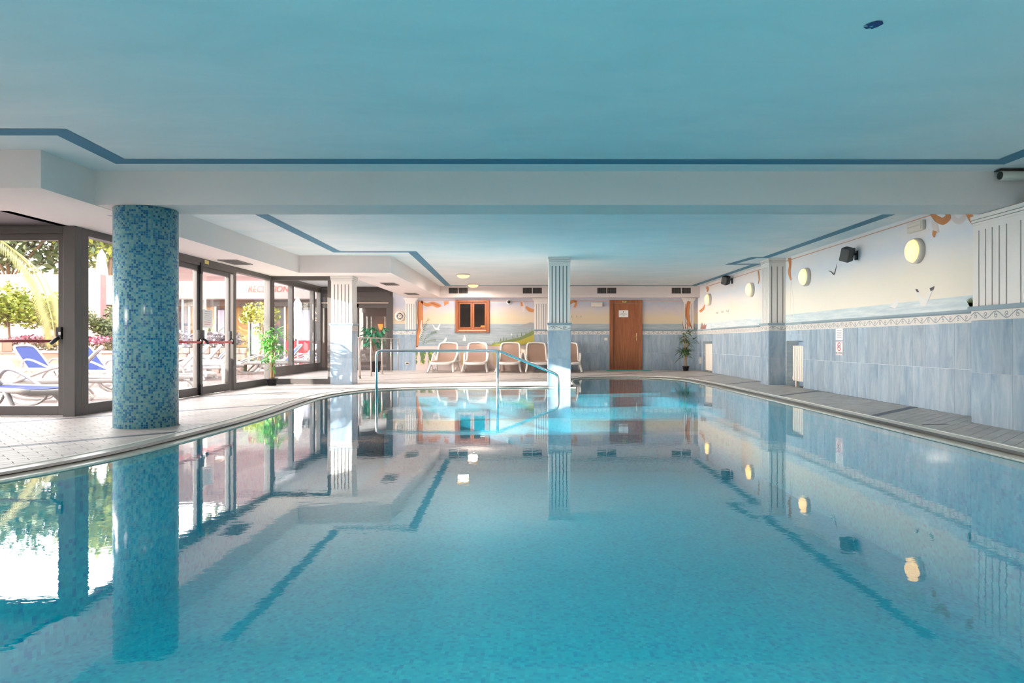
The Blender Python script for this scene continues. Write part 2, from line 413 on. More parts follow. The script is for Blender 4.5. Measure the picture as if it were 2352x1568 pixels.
for s_, x, y, j in cand:
    dark = j % 20 == 6; hl, hw = TL / 2 - GAP / 2, TW / 2 - GAP / 2
    cs = [(x + (a - c) * S2, y + (a + c) * S2) for a, c in ((-hl, -hw), (hl, -hw), (hl, hw), (-hl, hw))]
    cut = [inside(COP2, *p) for p in cs]
    if not any(cut) and nobj < 300:
        nobj += 1; link('deck_tile', me_tiled if dark else me_tile, floor, (x, y, random.uniform(0, 0.0008)), (0, 0, R(45))); continue
    if any(cut): cs = clip_tile(cs, (x, y))
    if len(cs) < 3: continue
    T = restd if dark else rest; z = 0.011 + random.uniform(0, 0.0008); b = len(T.v); n = len(cs)
    T.v += [(p[0], p[1], 0) for p in cs] + [(p[0], p[1], z) for p in cs]
    T.face([b + n + k for k in range(n)])
    for k in range(n): T.face([b + k, b + (k + 1) % n, b + n + (k + 1) % n, b + n + k])
m = mat('deck_tile_field', rough=0.42); g = NT(m); geo = g.n('ShaderNodeNewGeometry')
g.color(g.ramp(geo.outputs['Random Per Island'], [(0, (0.51, 0.45, 0.42)), (1, (0.62, 0.555, 0.525))])); M['deckfield'] = m
tag(rest.build('deck_tiles', 'deckfield', floor), kind='stuff'); tag(restd.build('dark_deck_tiles', 'deckdark', floor), kind='stuff')

# coping, white line, basin, water
def ring(a, b, za, zb, T, mi=0):
    n = len(a); k = len(T.v)
    T.v += [(x, y, za) for x, y in a] + [(x, y, zb) for x, y in b]
    for i in range(n): T.face([k + i, k + n + i, k + n + (i + 1) % n, k + (i + 1) % n], mi)
T = MB(); ring(POOL, POOL, -0.10, -0.022, T); ring(POOL, COP, -0.022, 0.010, T)
cop = struct(T.build('pool_coping', 'coping'), 'smooth sloping stone coping that runs around the water edge')
T = MB(); ring(COP, COP2, 0.0155, 0.0155, T); ring(COP, COP, 0.008, 0.0155, T); ring(COP2, COP2, 0.0155, 0.0, T)
T.build('white_edge_line', 'white', cop)
DEEP = -1.3
T = MB(); ring(POOL, POOL, DEEP, -0.09, T); T.poly([(x, y, DEEP) for x, y in POOL])
basin = struct(T.build('pool_basin', 'mosaic_pool'), 'pool basin lined with blue and turquoise mosaic')
for i, (y0, z) in enumerate(((12.75, -0.16), (12.3, -0.33), (11.85, -0.50), (11.4, -0.68))):   # wide submerged steps at the far end
    poly = [(-2.6 + 0.06 * i, y0), (3.55, y0), (3.55, 14.2 - 0.3 * i), (0.95, 13.38), (-1.35, 13.33), (-2.25, 12.98)]
    MB().prism(poly, DEEP, z).build('pool_step', 'mosaic_pool', basin)
MB().prism([(0.98, 14.6), (3.6, 14.6), (3.5, 16.2), (2.9, 16.9), (1.6, 16.85), (1.08, 16.2)], DEEP, -0.42).build('seat_ledge', 'mosaic_pool', basin)
T = MB(); T.poly([(x, y, -0.03) for x, y in POOL])
tag(T.build('pool_water', 'water'), 'still clear turquoise water filling the indoor pool', 'water', kind='stuff')

# ------------------------------------------------------------------ ceiling, beam, soffits
T = MB(); T.prism([(-8.2, -4.2), (XR + .3, -4.2), (XR + .3, 21), (-6.42, 21), (-6.42, 16.8), (-5.40, 13.95), (-5.40, 8.05), (-8.2, 8.05)], ZC, ZC + 0.25)
ceil = struct(T.build('ceiling', 'ceiling'), 'low pale blue ceiling above the pool')
def band(path, wd, name):
    n = len(path); T = MB(); L_ = []; R_ = []
    for i in range(n):
        p = Vector(path[i]); d1 = (p - Vector(path[i - 1])).normalized() if i else None; d2 = (Vector(path[i + 1]) - p).normalized() if i < n - 1 else None
        d1 = d1 or d2; d2 = d2 or d1; n1 = Vector((-d1.y, d1.x)); n2 = Vector((-d2.y, d2.x)); q = (n1 + n2).normalized(); k = wd / 2 / max(0.4, q.dot(n1))
        L_.append(p + q * k); R_.append(p - q * k)
    for i in range(n - 1): T.poly([(v.x, v.y, ZC - 0.003) for v in (L_[i], L_[i + 1], R_[i + 1], R_[i])])
    return T.build(name, 'strip', ceil)
band([(-7.5, 5.43), (-3.72, 5.43), (-3.78, 6.31), (4.38, 6.33), (4.34, 3.0), (4.34, -1)], 0.17, 'painted_strip')
band([(-3.5, 7.4), (-3.5, 8.87), (-3.56, 12.65), (-2.16, 12.65), (-2.4, 20.2), (4.88, 20.2), (4.88, 14.65), (4.32, 14.65), (4.45, 13.5), (4.68, 13.5), (4.72, 7.4)], 0.17, 'painted_strip')
# painted fish on the near ceiling
fx, fy = 1.81, 3.59
T = MB(); T.poly([(fx + a * 0.048, fy + b * 0.05, ZC - 0.004) for a, b in ((1, -.25), (.55, -.85), (-.05, -.9), (-.5, -.5), (-.75, -.15), (-1, .15), (-.62, .08), (-.35, .35), (-.8, .55), (-.3, .9), (.1, .75), (.3, .95), (.75, .5))])
T.build('painted_fish', mat('painted_fish_blue', (0.02, 0.06, 0.20), 0.7), ceil)
T = MB(); T.poly([(fx + a * 0.048, fy + b * 0.05, ZC - 0.005) for a, b in ((.1, .1), (-.25, .2), (-.15, .5), (.15, .35))]); T.build('painted_fin', mat('painted_fish_fin', (0.15, 0.45, 0.55), 0.7), ceil)

MB().box(-4.24, XR, 6.68, 7.18, ZS, ZC).build('ceiling_beam', 'plaster')
beam = bpy.data.objects['ceiling_beam']; struct(beam, 'wide plaster beam crossing the ceiling above the mosaic column')
q = MB().prism([(-8, 5.93), (-4.24, 5.93), (-4.24, 7.18), (-4.45, 7.18), (-4.45, 13.2), (-2.67, 13.2), (-2.67, 20.45), (XR, 20.45), (XR, YB + .1), (-3.66, YB + .1), (-3.66, 14.25), (-5.4, 14.25), (-5.4, 6.96), (-8, 6.96)], ZS - 0.005, ZC)
struct(q.build('soffit', 'plaster'), 'lowered plaster soffit stepping along the glazed side')
struct(MB().box(-8, -5.3, 6.96, 8.05, ZS - 0.005, ZC).build('trim_1', 'frame_dark'), 'dark panel over the glass door front')

# ------------------------------------------------------------------ walls
def mural_mat(name, axis, sat=1.0):
    m = mat(name, rough=0.75); g = NT(m); o = g.obj(); X, Y, Z = g.xyz(o); U = X if axis == 'x' else Y
    n1 = g.noise(g.comb(U, 0.0, g.math('MULTIPLY', Z, 1.6)), 1.3, 5, 0.6, 0.6)
    zz = g.math('ADD', Z, g.math('MULTIPLY', g.math('SUBTRACT', n1, 0.5), 0.42))
    t = g.math('DIVIDE', g.math('SUBTRACT', zz, 1.3), 1.0)
    sky_ = g.ramp(t, [(0.0, (0.68, 0.62, 0.54)), (0.14, (0.70, 0.58, 0.42)), (0.34, (0.72, 0.60, 0.44)), (0.52, (0.66, 0.58, 0.56)), (0.70, (0.50, 0.52, 0.62)), (0.95, (0.60, 0.60, 0.66))])
    n2 = g.noise(g.mapping(o, (1, 1, 9)), 2.4, 5, 0.65, 0.3)
    sea = g.ramp(n2, [(0.3, (0.30, 0.37, 0.42)), (0.55, (0.40, 0.46, 0.50)), (0.75, (0.52, 0.55, 0.57))])
    edge = g.math('LESS_THAN', Z, 1.415)
    g.color(g.mix(edge, sky_, sea)); return m
M['mural_b'] = mural_mat('seaside_mural_back', 'x')
m = mat('seaside_mural_right', rough=0.7); g = NT(m); o = g.obj(); X, Y, Z = g.xyz(o)
n1 = g.noise(g.comb(0.0, g.math('MULTIPLY', Y, 0.7), Z), 1.1, 5, 0.6, 0.7)
t = g.math('DIVIDE', g.math('SUBTRACT', g.math('ADD', Z, g.math('MULTIPLY', g.math('SUBTRACT', n1, 0.5), 0.5)), 1.3), 1.1)
skyr = g.ramp(t, [(0.0, (0.78, 0.74, 0.70)), (0.12, (0.80, 0.74, 0.65)), (0.38, (0.80, 0.75, 0.66)), (0.58, (0.78, 0.76, 0.74)), (0.78, (0.70, 0.74, 0.80)), (0.95, (0.80, 0.78, 0.79))])
sear = g.ramp(g.noise(g.mapping(o, (1, 1, 12)), 2.0, 4, 0.6, 0.2), [(0.3, (0.46, 0.56, 0.60)), (0.7, (0.70, 0.74, 0.75))])
g.color(g.mix(g.math('LESS_THAN', Z, 1.41), skyr, sear)); M['mural_r'] = m

# back wall (Y = YB), window opening 1 and door openings are covered by their frames
T = MB()
WX0, WX1, WZ0, WZ1 = -2.23, -1.20, 1.16, 2.14
DX0, DX1, DZ1 = 2.44, 3.43, 2.14
for (a, b, c, d) in ((-4.13, WX0, 0, ZC), (WX0, WX1, 0, WZ0), (WX0, WX1, WZ1, ZC), (WX1, DX0, 0, ZC), (DX0, DX1, DZ1, ZC), (DX1, XR + .3, 0, ZC)): T.box(a, b, YB, YB + 0.22, c, d)
wall_b = struct(T.build('wall_back', 'mural_b'), 'far wall with a painted seaside mural above blue tiles')
# right wall with two radiator niches
N1, N2 = (12.72, 13.58), (19.05, 19.98)       # niche spans in Y
T = MB()
for (a, b, c, d) in ((-4, N1[0], 0, ZC), (N1[0], N1[1], 0.89, ZC), (N1[1], N2[0], 0, ZC), (N2[0], N2[1], 0.89, ZC), (N2[1], YB + .22, 0, ZC)): T.box(XR, XR + 0.3, a, b, c, d)
wall_r = struct(T.build('wall_right', 'mural_r'), 'long right wall with a painted sky mural above blue tiles')
for a, b in (N1, N2): MB().box(XR + 0.24, XR + 0.3, a, b, 0, 0.89).build('niche_back', mat('niche_blue_paint', (0.22, 0.30, 0.42), 0.6), wall_r)
for a, b in (N1, N2): MB().box(XR, XR + 0.3, a, b, -0.06, 0.0).build('niche_floor', 'deckgrout', wall_r)
# walls outside the frame
T = MB()
T.box(-8.2, -8, -4, 1.4, 0, ZC); T.box(-8.2, -8, 3.7, 5.8, 0, ZC); T.box(-8.2, -8, 1.4, YW, 2.3, ZC); T.box(-8.2, -8, 1.4, YW, 0, 0.1); wl = struct(T.build('wall_left', 'plaster'), 'plaster wall on the left near the viewer with two glazed bays added for daylight')
for a, b in ((1.4, 3.7), (5.8, 7.85)):  # unseen glazed bays, added to let daylight into the near hall
    MB().box(-8.11, -8.09, a, b, 0.1, 2.31).build('pane', 'glass', wl); T = MB()
    for y in (a + .06, (a + b) / 2, b - .06): T.box(-8.16, -8.04, y - .05, y + .05, 0.1, 2.3)
    T.build('mullion', 'frame', wl)
struct(MB().box(-8.2, XR + .3, -4.2, -4, 0, ZC).build('wall_front', 'plaster'), 'plain plaster wall behind the viewer')
# corridor end wall: dark doors
T = MB(); T.box(-6.4, -4.13, YB, YB + .2, 2.02, ZC); cw = struct(T.build('wall_corridor', 'frame_dark'), 'dark panelled header at the end of the side corridor')
for i in range(3): MB().box(-6.38, -4.2, YB - 0.02, YB, 2.10 + i * 0.15, 2.235 + i * 0.15).build('panel', 'frame_dark', cw)
MB().box(-6.3, -4.25, YB - 0.05, YB - 0.02, 2.035, 2.065).build('wood_strip', mat('pale_wood_strip', (0.62, 0.45, 0.36), 0.5), cw)
MB().box(-4.24, -4.13, YB - 0.03, YB, 0, ZC - .3).build('jamb', 'frame_dark', cw)

# ---- wall tiles, frieze, cornice
def mesh_of(T, name, mats):
    me = bpy.data.meshes.new(name); me.from_pydata(T.v, [], T.f)
    for q in mats: me.materials.append(M[q])
    me.polygons.foreach_set('material_index', T.mi); return me
def scroll(T, L, Hh, y, mi):            # running scroll in the XZ plane, facing -Y
    def ribbon(pts, wd):
        for a, b in zip(pts[:-1], pts[1:]):
            d = (Vector(b) - Vector(a)).normalized(); n = Vector((-d.y, d.x)) * wd / 2
            k = len(T.v); T.v += [(a[0] + n.x, y, a[1] + n.y), (a[0] - n.x, y, a[1] - n.y), (b[0] - n.x, y, b[1] - n.y), (b[0] + n.x, y, b[1] + n.y)]
            T.face([k, k + 1, k + 2, k + 3], mi)
    A = Hh * 0.34
    ribbon([(L * (t / 16 - .5), A * math.sin(2 * math.pi * t / 16)) for t in range(17)], Hh * 0.10)
    for sg in (-1, 1):
        cx = sg * L * 0.25; pts = []
        for t in range(15):
            a = t / 14 * 2 * math.pi * 1.25; r = A * 0.9 * (1 - t / 14 * 0.75)
            pts.append((cx + r * math.cos(a + math.pi / 2) * 0.9, sg * A * 0.15 - sg * r * math.sin(a + math.pi / 2)))
        ribbon(pts, Hh * 0.085)
        ribbon([(cx - 0.012, -sg * A * .1), (cx + 0.012, sg * A * .1)], Hh * 0.12)
TH, FZ0, FZ1, CZ1 = 0.548, 1.097, 1.20, 1.246
t_tile = mesh_of(MB().bbox(-0.5, 0.5, -0.010, 0.0, 0, TH - 0.004, 0.0015) if False else MB().box(-0.5, 0.5, -0.010, 0.0, 0, TH - 0.004), 'marble_tile', ['marble'])
fm = MB(); fm.box(-0.149, 0.149, -0.012, 0, 0, FZ1 - FZ0 - 0.002)
fs = MB(); scroll(fs, 0.30, FZ1 - FZ0, -0.0135, 1)
k = len(fm.v); fm.v += [(x, y, z + (FZ1 - FZ0) / 2) for x, y, z in fs.v]
for fc in fs.f: fm.face([i + k for i in fc], 1)
t_fr = mesh_of(fm, 'frieze_tile', ['frieze', 'scroll'])
def clad(parent, p0, dirv, length, ztop=True, skip=None):
    """marble tiles, frieze tiles and cornice along a wall face; p0 start point, dirv unit direction, faces to the right of dirv"""
    ang = math.atan2(dirv[1], dirv[0]); n = max(1, round(length / 0.30)); wd = length / n
    for i in range(n):
        c = (p0[0] + dirv[0] * wd * (i + .5), p0[1] + dirv[1] * wd * (i + .5))
        for r_ in range(2):
            if skip and skip(c, r_): continue
            link('marble_tile', t_tile, parent, (c[0], c[1], 0.0 + r_ * TH), (0, 0, ang), (wd - 0.003, 1, 1))
        link('frieze_tile', t_fr, parent, (c[0], c[1], FZ0), (0, 0, ang), (wd / 0.30, 1, 1))
    nx, ny = dirv[1], -dirv[0]
    T = MB(); a = Vector((p0[0], p0[1], 0)); d = Vector((dirv[0], dirv[1], 0)) * length; nn = Vector((nx, ny, 0))
    prof = [(0.0, FZ1), (0.016, FZ1), (0.03, FZ1 + 0.018), (0.034, CZ1), (0.0, CZ1)]
    b = len(T.v)
    for e in (a, a + d): T.v += [tuple(e + nn * o_ + Vector((0, 0, z))) for o_, z in prof]
    for i in range(4): T.face([i, i + 1, 6 + i, 5 + i])
    T.face([0, 1, 2, 3, 4]); T.face([9, 8, 7, 6, 5])
    T.build('cornice', 'cornice', parent)
# tiles face -Y when dirv = +X (local -Y is outward); for the right wall dirv = -Y faces -X
clad(wall_b, (0.16, YB), (1, 0), DX0 - 0.16)
clad(wall_b, (DX1, YB), (1, 0), XR - DX1)
clad(wall_b, (-4.13, YB), (1, 0), 0.70)
def nich(c, r_): return r_ < 2 and ((N1[0] < c[1] < N1[1]) or (N2[0] < c[1] < N2[1])) and False
clad(wall_r, (XR, YB), (0, -1), YB - N2[1])
clad(wall_r, (XR, N2[0]), (0, -1), N2[0] - 14.1)
clad(wall_r, (XR, N1[0]), (0, -1), N1[0] - 7.29)
for a, b in (N1, N2):                       # tiles and frieze over the niches
    n = 3; wd = (b - a) / n
    for i in range(n):
        c = b - wd * (i + .5)
        o = link('marble_tile', t_tile, wall_r, (XR, c, 0.893), (0, 0, R(-90)), (wd - 0.003, 1, 0.203 / TH))
        link('frieze_tile', t_fr, wall_r, (XR, c, FZ0), (0, 0, R(-90)), (wd / 0.3, 1, 1))
    MB().box(XR - 0.034, XR, a, b, FZ1, CZ1).build('cornice', 'cornice', wall_r)

# ------------------------------------------------------------------ columns and pilasters
def flutes(T, face, a0, a1, pos, z0, z1, zt, nf, gw=0.02, th=0.012):
    """raised fillets between nf grooves. face 'y': plane y=pos facing -Y, a along X. face 'x': plane x=pos facing -X, a along Y ('X' faces +X)"""
    m_ = (a1 - a0) * 0.16; edges = [a0] ; gs = [a0 + m_ + (a1 - a0 - 2 * m_) * i / (nf - 1) for i in range(nf)]
    segs = []; cur = a0
    for c in gs: segs.append((cur, c - gw / 2)); cur = c + gw / 2
    segs.append((cur, a1))
    lo, hi = (pos - th, pos) if face in 'yx' else (pos, pos + th)
    for s0, s1 in segs + [(a0, a1, )]:
        zz0, zz1 = (z0, z1) if (s0, s1) != (a0, a1) else (z1, zt)
        if face == 'y': T.box(s0, s1, lo, hi, zz0, zz1)
        else: T.box(lo, hi, s0, s1, zz0, zz1)
def column(x0, x1, y0, y1, ztop, label, faces='yx', nf=5):
    t = thing('fluted_column', label, 'column', ((x0 + x1) / 2, (y0 + y1) / 2, 0))
    cx, cy = (x0 + x1) / 2, (y0 + y1) / 2; x0 -= cx; x1 -= cx; y0 -= cy; y1 -= cy; e = 0.012
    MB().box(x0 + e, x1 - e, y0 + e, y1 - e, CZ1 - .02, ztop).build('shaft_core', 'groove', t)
    T = MB(); z1 = ztop - 0.17
    flutes(T, 'y', x0, x1, y0 + e, CZ1, z1, ztop - 0.11, nf)
    flutes(T, 'x', y0 + e, y1 - e, x0 + e, CZ1, z1, ztop - 0.11, nf); flutes(T, 'X', y0 + e, y1 - e, x1 - e, CZ1, z1, ztop - 0.11, nf)
    T.box(x0, x1, y1 - e, y1, CZ1, ztop - 0.11)
    T.build('fluted_shaft', 'shaft', t)
    T = MB()
    for i, (o_, za, zb) in enumerate(((0.004, ztop - 0.11, ztop - 0.085), (0.010, ztop - 0.08, ztop - 0.05), (0.016, ztop - 0.045, ztop))): T.box(x0 - o_, x1 + o_, y0 - o_, y1 + o_, za, zb)
    T.build('capital', 'shaft', t)
    # tiled lower part
    MB().box(x0 - .004, x1 + .004, y0 - .004, y1 + .004, -0.02, CZ1).build('base_core', 'grout', t)
    for (p, d, L) in (((x0 - .004, y0 - .004), (1, 0), x1 - x0 + .008), ((x1 + .004, y0 - .004), (0, 1), y1 - y0 + .008), ((x0 - .004, y1 + .004), (0, -1), y1 - y0 + .008)):
        ang = math.atan2(d[1], d[0]); c = (p[0] + d[0] * L / 2, p[1] + d[1] * L / 2)
        for r_ in range(2): link('marble_tile', t_tile, t, (c[0], c[1], r_ * TH), (0, 0, ang), (L, 1, 1))
        link('frieze_tile', t_fr, t, (c[0], c[1], FZ0), (0, 0, ang), (L / 0.3, 1, 1))
    T = MB(); T.box(x0 - .025, x1 + .025, y0 - .025, y1 + .025, FZ1, FZ1 + .02); T.box(x0 - .035, x1 + .035, y0 - .035, y1 + .035, FZ1 + .02, CZ1); T.build('cornice', 'cornice', t)
    return t
column(0.39, 0.81, 13.42, 13.84, 2.535, 'square fluted column standing at the pool edge in front of the loungers')
column(-4.0, -3.58, 13.8, 14.2, ZS - 0.007, 'sunlit square fluted column with grey marble base beside the glazing')
# engaged pilasters on the right wall
def pilaster(name, x0, y0, y1, label, panels, ztop=ZC - .003):
    t = thing(name, label, 'pilaster', ((x0 + XR) / 2, (y0 + y1) / 2, 0)); ox, oy = (x0 + XR) / 2, (y0 + y1) / 2; e = 0.012
    X0, X1 = x0 - ox, XR - ox - .001
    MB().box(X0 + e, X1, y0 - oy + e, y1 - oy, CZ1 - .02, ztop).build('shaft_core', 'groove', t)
    T = MB()
    for a, b in panels: flutes(T, 'x', a - oy, b - oy, X0 + e, CZ1, ztop - .16, ztop - .10, 5)
    flutes(T, 'y', X0, X1, y0 - oy + e, CZ1, ztop - .16, ztop - .10, 3)
    T.build('fluted_shaft', 'shaft', t)
    T = MB()
    for o_, za, zb in ((0.004, ztop - 0.10, ztop - 0.075), (0.010, ztop - 0.07, ztop - 0.045), (0.016, ztop - 0.04, ztop)): T.box(X0 - o_, X1, y0 - oy - o_, y1 - oy + o_, za, zb)
    T.build('capital', 'shaft', t)
    MB().box(X0 - .004, X1, y0 - oy - .004, y1 - oy + .004, -0.0, CZ1).build('base_core', 'grout', t)
    for (p, d, L) in (((X0 - .004, y1 - oy + .004), (0, -1), y1 - y0 + .008), ((X0 - .004, y0 - oy - .004), (1, 0), X1 - X0 + .004)):
        ang = math.atan2(d[1], d[0]); n = max(1, round(L / .34)); wd = L / n
        for i in range(n):
            c = (p[0] + d[0] * wd * (i + .5), p[1] + d[1] * wd * (i + .5))
            for r_ in range(2): link('marble_tile', t_tile, t, (c[0], c[1], r_ * TH), (0, 0, ang), (wd - .003, 1, 1))
            link('frieze_tile', t_fr, t, (c[0], c[1], FZ0), (0, 0, ang), (wd / .3, 1, 1))
    T = MB(); T.box(X0 - .035, X1, y0 - oy - .035, y1 - oy + .035, FZ1, CZ1); T.build('cornice', 'cornice', t)
pilaster('wall_pilaster', 4.79, 13.62, 14.08, 'narrow fluted pilaster beside the white ribbed radiator', [(13.63, 14.08)])
pilaster('wall_pilaster', 4.74, 6.05, 7.29, 'wide fluted pilaster under the beam at the right edge', [(6.68, 7.29), (6.06, 6.68)], ZS - .006)
# flat pilasters on the back wall
def back_pilaster(x0, x1, label, nf, base=True):
    t = thing('wall_pilaster', label, 'pilaster', ((x0 + x1) / 2, YB, 0)); hw = (x1 - x0) / 2; zt = 2.195
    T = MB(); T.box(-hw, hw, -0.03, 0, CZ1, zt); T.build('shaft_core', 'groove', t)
    T = MB(); flutes(T, 'y', -hw, hw, -0.03, CZ1, zt - .17, zt - .12, nf, 0.018); T.build('fluted_shaft', 'shaft', t)
    T = MB()
    for o_, za, zb in ((0.01, zt - .12, zt - .08), (0.03, zt - .08, zt - .04), (0.06, zt - .04, zt)): T.box(-hw - o_, hw + o_, -0.045 - o_ * .4, 0, za, zb)
    T.build('capital', 'shaft', t)
back_pilaster(-3.74, -3.43, 'pale fluted pilaster next to the round wall clock', 4)
back_pilaster(0.16, 0.58, 'pale fluted pilaster at the right end of the sea view mural', 5)
back_pilaster(4.68, 4.98, 'pale fluted pilaster draped with orange cloth in the far corner', 4)

# mosaic column
t = thing('mosaic_column', 'round column covered in blue and turquoise mosaic tiles', 'column', (-3.89, 6.94, 0))
MB().lathe([(0.295, 0.0), (0.295, ZS - .006)], 72).build('mosaic_shaft', 'mosaic_col', t)
MB().lathe([(0.31, 0.0), (0.31, 0.012), (0.296, 0.02)], 72).build('base_seal', mat('sealant', (0.30, 0.30, 0.30), 0.7), t)

# ------------------------------------------------------------------ glazing
def member(T, x0, x1, y0, y1, z0, z1): T.box(x0, x1, y0, y1, z0, z1, bevel=0.004)
FT = 0.06                                   # frame depth
ZG0, ZG1 = 0.14, 2.12
# window_1: wooden casement in the back wall
t = struct(thing('window_1', 'brown wooden two-leaf window in the painted sea view', 'window', (0, 0, 0)))
T = MB(); y0, y1 = YB - 0.05, YB + 0.10
for a, b, c, d in ((WX0, WX0 + .08, WZ0, WZ1), (WX1 - .08, WX1, WZ0, WZ1), (WX0 + .08, WX1 - .08, WZ1 - .06, WZ1), (WX0 + .08, WX1 - .08, WZ0, WZ0 + .10)): member(T, a, b, y0, y1, c, d)
T.build('window_frame', 'wood', t)
xm = (WX0 + WX1) / 2
for a, b in ((WX0 + .085, xm - .003), (xm + .003, WX1 - .085)):
    T = MB(); y0, y1 = YB - 0.02, YB + 0.03; z0, z1 = WZ0 + .105, WZ1 - .065
    for p, q_, c, d in ((a, a + .055, z0, z1), (b - .055, b, z0, z1), (a + .055, b - .055, z1 - .055, z1), (a + .055, b - .055, z0, z0 + .055)): member(T, p, q_, y0, y1, c, d)
    lf = T.build('casement', 'wood', t); MB().box(a + .05, b - .05, YB, YB + .006, z0 + .05, z1 - .05).build('pane', 'glass', lf)
MB().box(WX0 + .10, WX1 - .10, YB - .06, YB - .045, WZ0 + .045, WZ0 + .07).build('weather_bar', mat('pale_bar', (0.70, 0.50, 0.35), 0.4), t)
# dim room behind the window; its lamp is added for an orange glow
T = MB(); T.box(WX0 - .6, WX1 + .6, YB + 1.8, YB + 1.9, 0.5, 2.5); T.box(WX0 - .7, WX0 - .6, YB + .22, YB + 1.9, .5, 2.5); T.box(WX1 + .6, WX1 + .7, YB + .22, YB + 1.9, .5, 2.5); T.box(WX0 - .7, WX1 + .7, YB + .22, YB + 1.9, .4, .5); T.box(WX0 - .7, WX1 + .7, YB + .22, YB + 1.9, 2.5, 2.6)
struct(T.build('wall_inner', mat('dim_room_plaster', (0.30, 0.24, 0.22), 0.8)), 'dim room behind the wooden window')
t = thing('added_amber_lamp', 'small amber lamp added for the orange glow behind the wooden window', 'lamp', (-1.45, YB + 1.3, 1.2))
MB().lathe([(0.05, -.7), (0.05, -.68), (0.012, -.66), (0.012, .02)], 12).build('lamp_stand', 'brass', t)
MB().lathe([(0.16, 0.0), (0.10, 0.2), (0.095, 0.2), (0.155, 0.0)], 20).build('lamp_shade', mat('amber_shade', (0.7, 0.3, 0.1), 0.6, emit=(1.0, 0.32, 0.06), estr=0.35), t)

# door_1: wooden door
t = struct(thing('door_1', 'brown wooden door with a white notice on the far wall', 'door', (0, 0, 0)))
T = MB(); y0, y1 = YB - 0.04, YB + 0.12
for a, b, c, d in ((DX0, DX0 + .10, 0, DZ1), (DX1 - .10, DX1, 0, DZ1), (DX0 + .10, DX1 - .10, DZ1 - .10, DZ1)): member(T, a, b, y0, y1, c, d)
T.build('door_frame', 'wood', t)
dl = MB().box(DX0 + .103, DX1 - .103, YB - .005, YB + .04, 0.01, DZ1 - .103, bevel=.003).build('door_leaf', 'wood', t)
T = MB(); T.box(DX1 - .185, DX1 - .155, YB - .012, YB - .005, 0.92, 1.14, bevel=.003); T.tube([(DX1 - .17, YB - .01, 1.02), (DX1 - .17, YB - .055, 1.02), (DX1 - .27, YB - .055, 1.015)], .009, 8); T.build('door_handle', 'brass', dl)
s_ = MB().box(2.72, 3.01, YB - .008, YB - .0055, 1.62, 1.83).build('notice', 'paper', dl)
T = MB(); T.box(2.845, 2.885, YB - .0095, YB - .008, 1.76, 1.80)
for i, (a, b) in enumerate(((2.79, 2.95), (2.77, 2.97), (2.84, 2.90), (2.85, 2.89))): T.box(a, b, YB - .0095, YB - .008, 1.725 - i * .025, 1.733 - i * .025)
T.build('print', 'ink', s_)
s_ = MB().box(2.83, 2.93, YB - .044, YB - .040, 2.065, 2.105).build('exit_sticker', 'yellow', t); MB().box(2.935, 2.975, YB - .044, YB - .040, 2.065, 2.105).build('exit_symbol', 'green', t)
T = MB(); T.box(2.845, 2.915, YB - .046, YB - .044, 2.080, 2.090); T.build('print', 'blackink', s_)

def pane_y(parent, x, a, b, z0=ZG0, z1=ZG1): return MB().box(x - .004, x + .004, a, b, z0, z1).build('pane', 'glass', parent)
def closer(parent, x, y, s, m_='black'):
    """panic-bar end box with its curved lever on the room side"""
    T = MB(); T.box(x + .03, x + .065, y - .035, y + .035, .90, 1.06, bevel=.006)
    T.tube(spline([(x + .05, y, .92), (x + .09, y + s * .01, .90), (x + .11, y + s * .03, .87), (x + .11, y + s * .05, .84)], 4), .02, 6); return T.build('bar_bracket', m_, parent)
# window_2: fixed pane next to the corner (Y 7.91 .. 9.9)
def side_window(name, ya, yb, label):
    t = struct(thing(name, label, 'window', (0, 0, 0))); x = XG; T = MB()
    for a, b, c, d in ((ya, ya + .12, 0, ZS - .006), (yb - .08, yb, 0, ZS - .006), (ya + .12, yb - .08, ZG1, ZS - .006), (ya + .12, yb - .08, 0, ZG0)): member(T, x - FT, x + FT, a, b, c, d)
    T.build('window_frame', 'frame', t); pane_y(t, x, ya + .11, yb - .07); return t
side_window('window_2', YW + .062, 9.9, 'fixed glass panel beside the corner post behind the mosaic column')
side_window('window_3', 12.06, 13.84, 'fixed glass panel in front of the potted bamboo')
def leaf(name, ya, yb, label, hinge_left, bracket_y, bs):
    t = struct(thing(name, label, 'door', (0, 0, 0))); x = XG; T = MB(); zt = 2.08
    for a, b, c, d in ((ya, ya + .075, .02, zt), (yb - .075, yb, .02, zt), (ya + .075, yb - .075, zt - .075, zt), (ya + .075, yb - .075, .02, .15)): member(T, x - .03, x + .035, a, b, c, d)
    T.build('door_frame', 'frame', t); pane_y(t, x, ya + .07, yb - .07, .14, zt - .07)
    MB().tube([(x + .10, ya + .06, .865), (x + .10, yb - .06, .865)], .018, 8).build('push_bar', 'redbar', t)
    for yy, ss in bracket_y: closer(t, x, yy, ss)
    return t
leaf('door_2', 9.95, 10.86, 'glass door leaf with a red push bar near the mosaic column', True, ((10.82, -1),), -1)
d3 = leaf('door_3', 10.90, 12.0, 'glass door leaf with a red push bar and a white notice', False, ((10.94, 1), (11.96, -1)), 1)
hd = MB().box(XG - .06, XG + .06, 9.9, 12.06, 2.085, ZS - .006, bevel=.004).build('door_header', 'frame', None); struct(hd, 'bronze header above the glass doors')
T = MB(); T.box(XG + .035, XG + .075, 10.83, 10.90, 1.95, 2.13, bevel=.004); T.box(XG + .035, XG + .075, 10.83, 10.90, .02, .2, bevel=.004); T.box(XG + .035, XG + .05, 10.845, 10.885, .2, 1.95); T.build('lock_rod', 'black', d3)
MB().box(XG + .062, XG + .066, 10.98, 11.12, 2.13, 2.19).build('exit_sticker', 'yellow', hd)
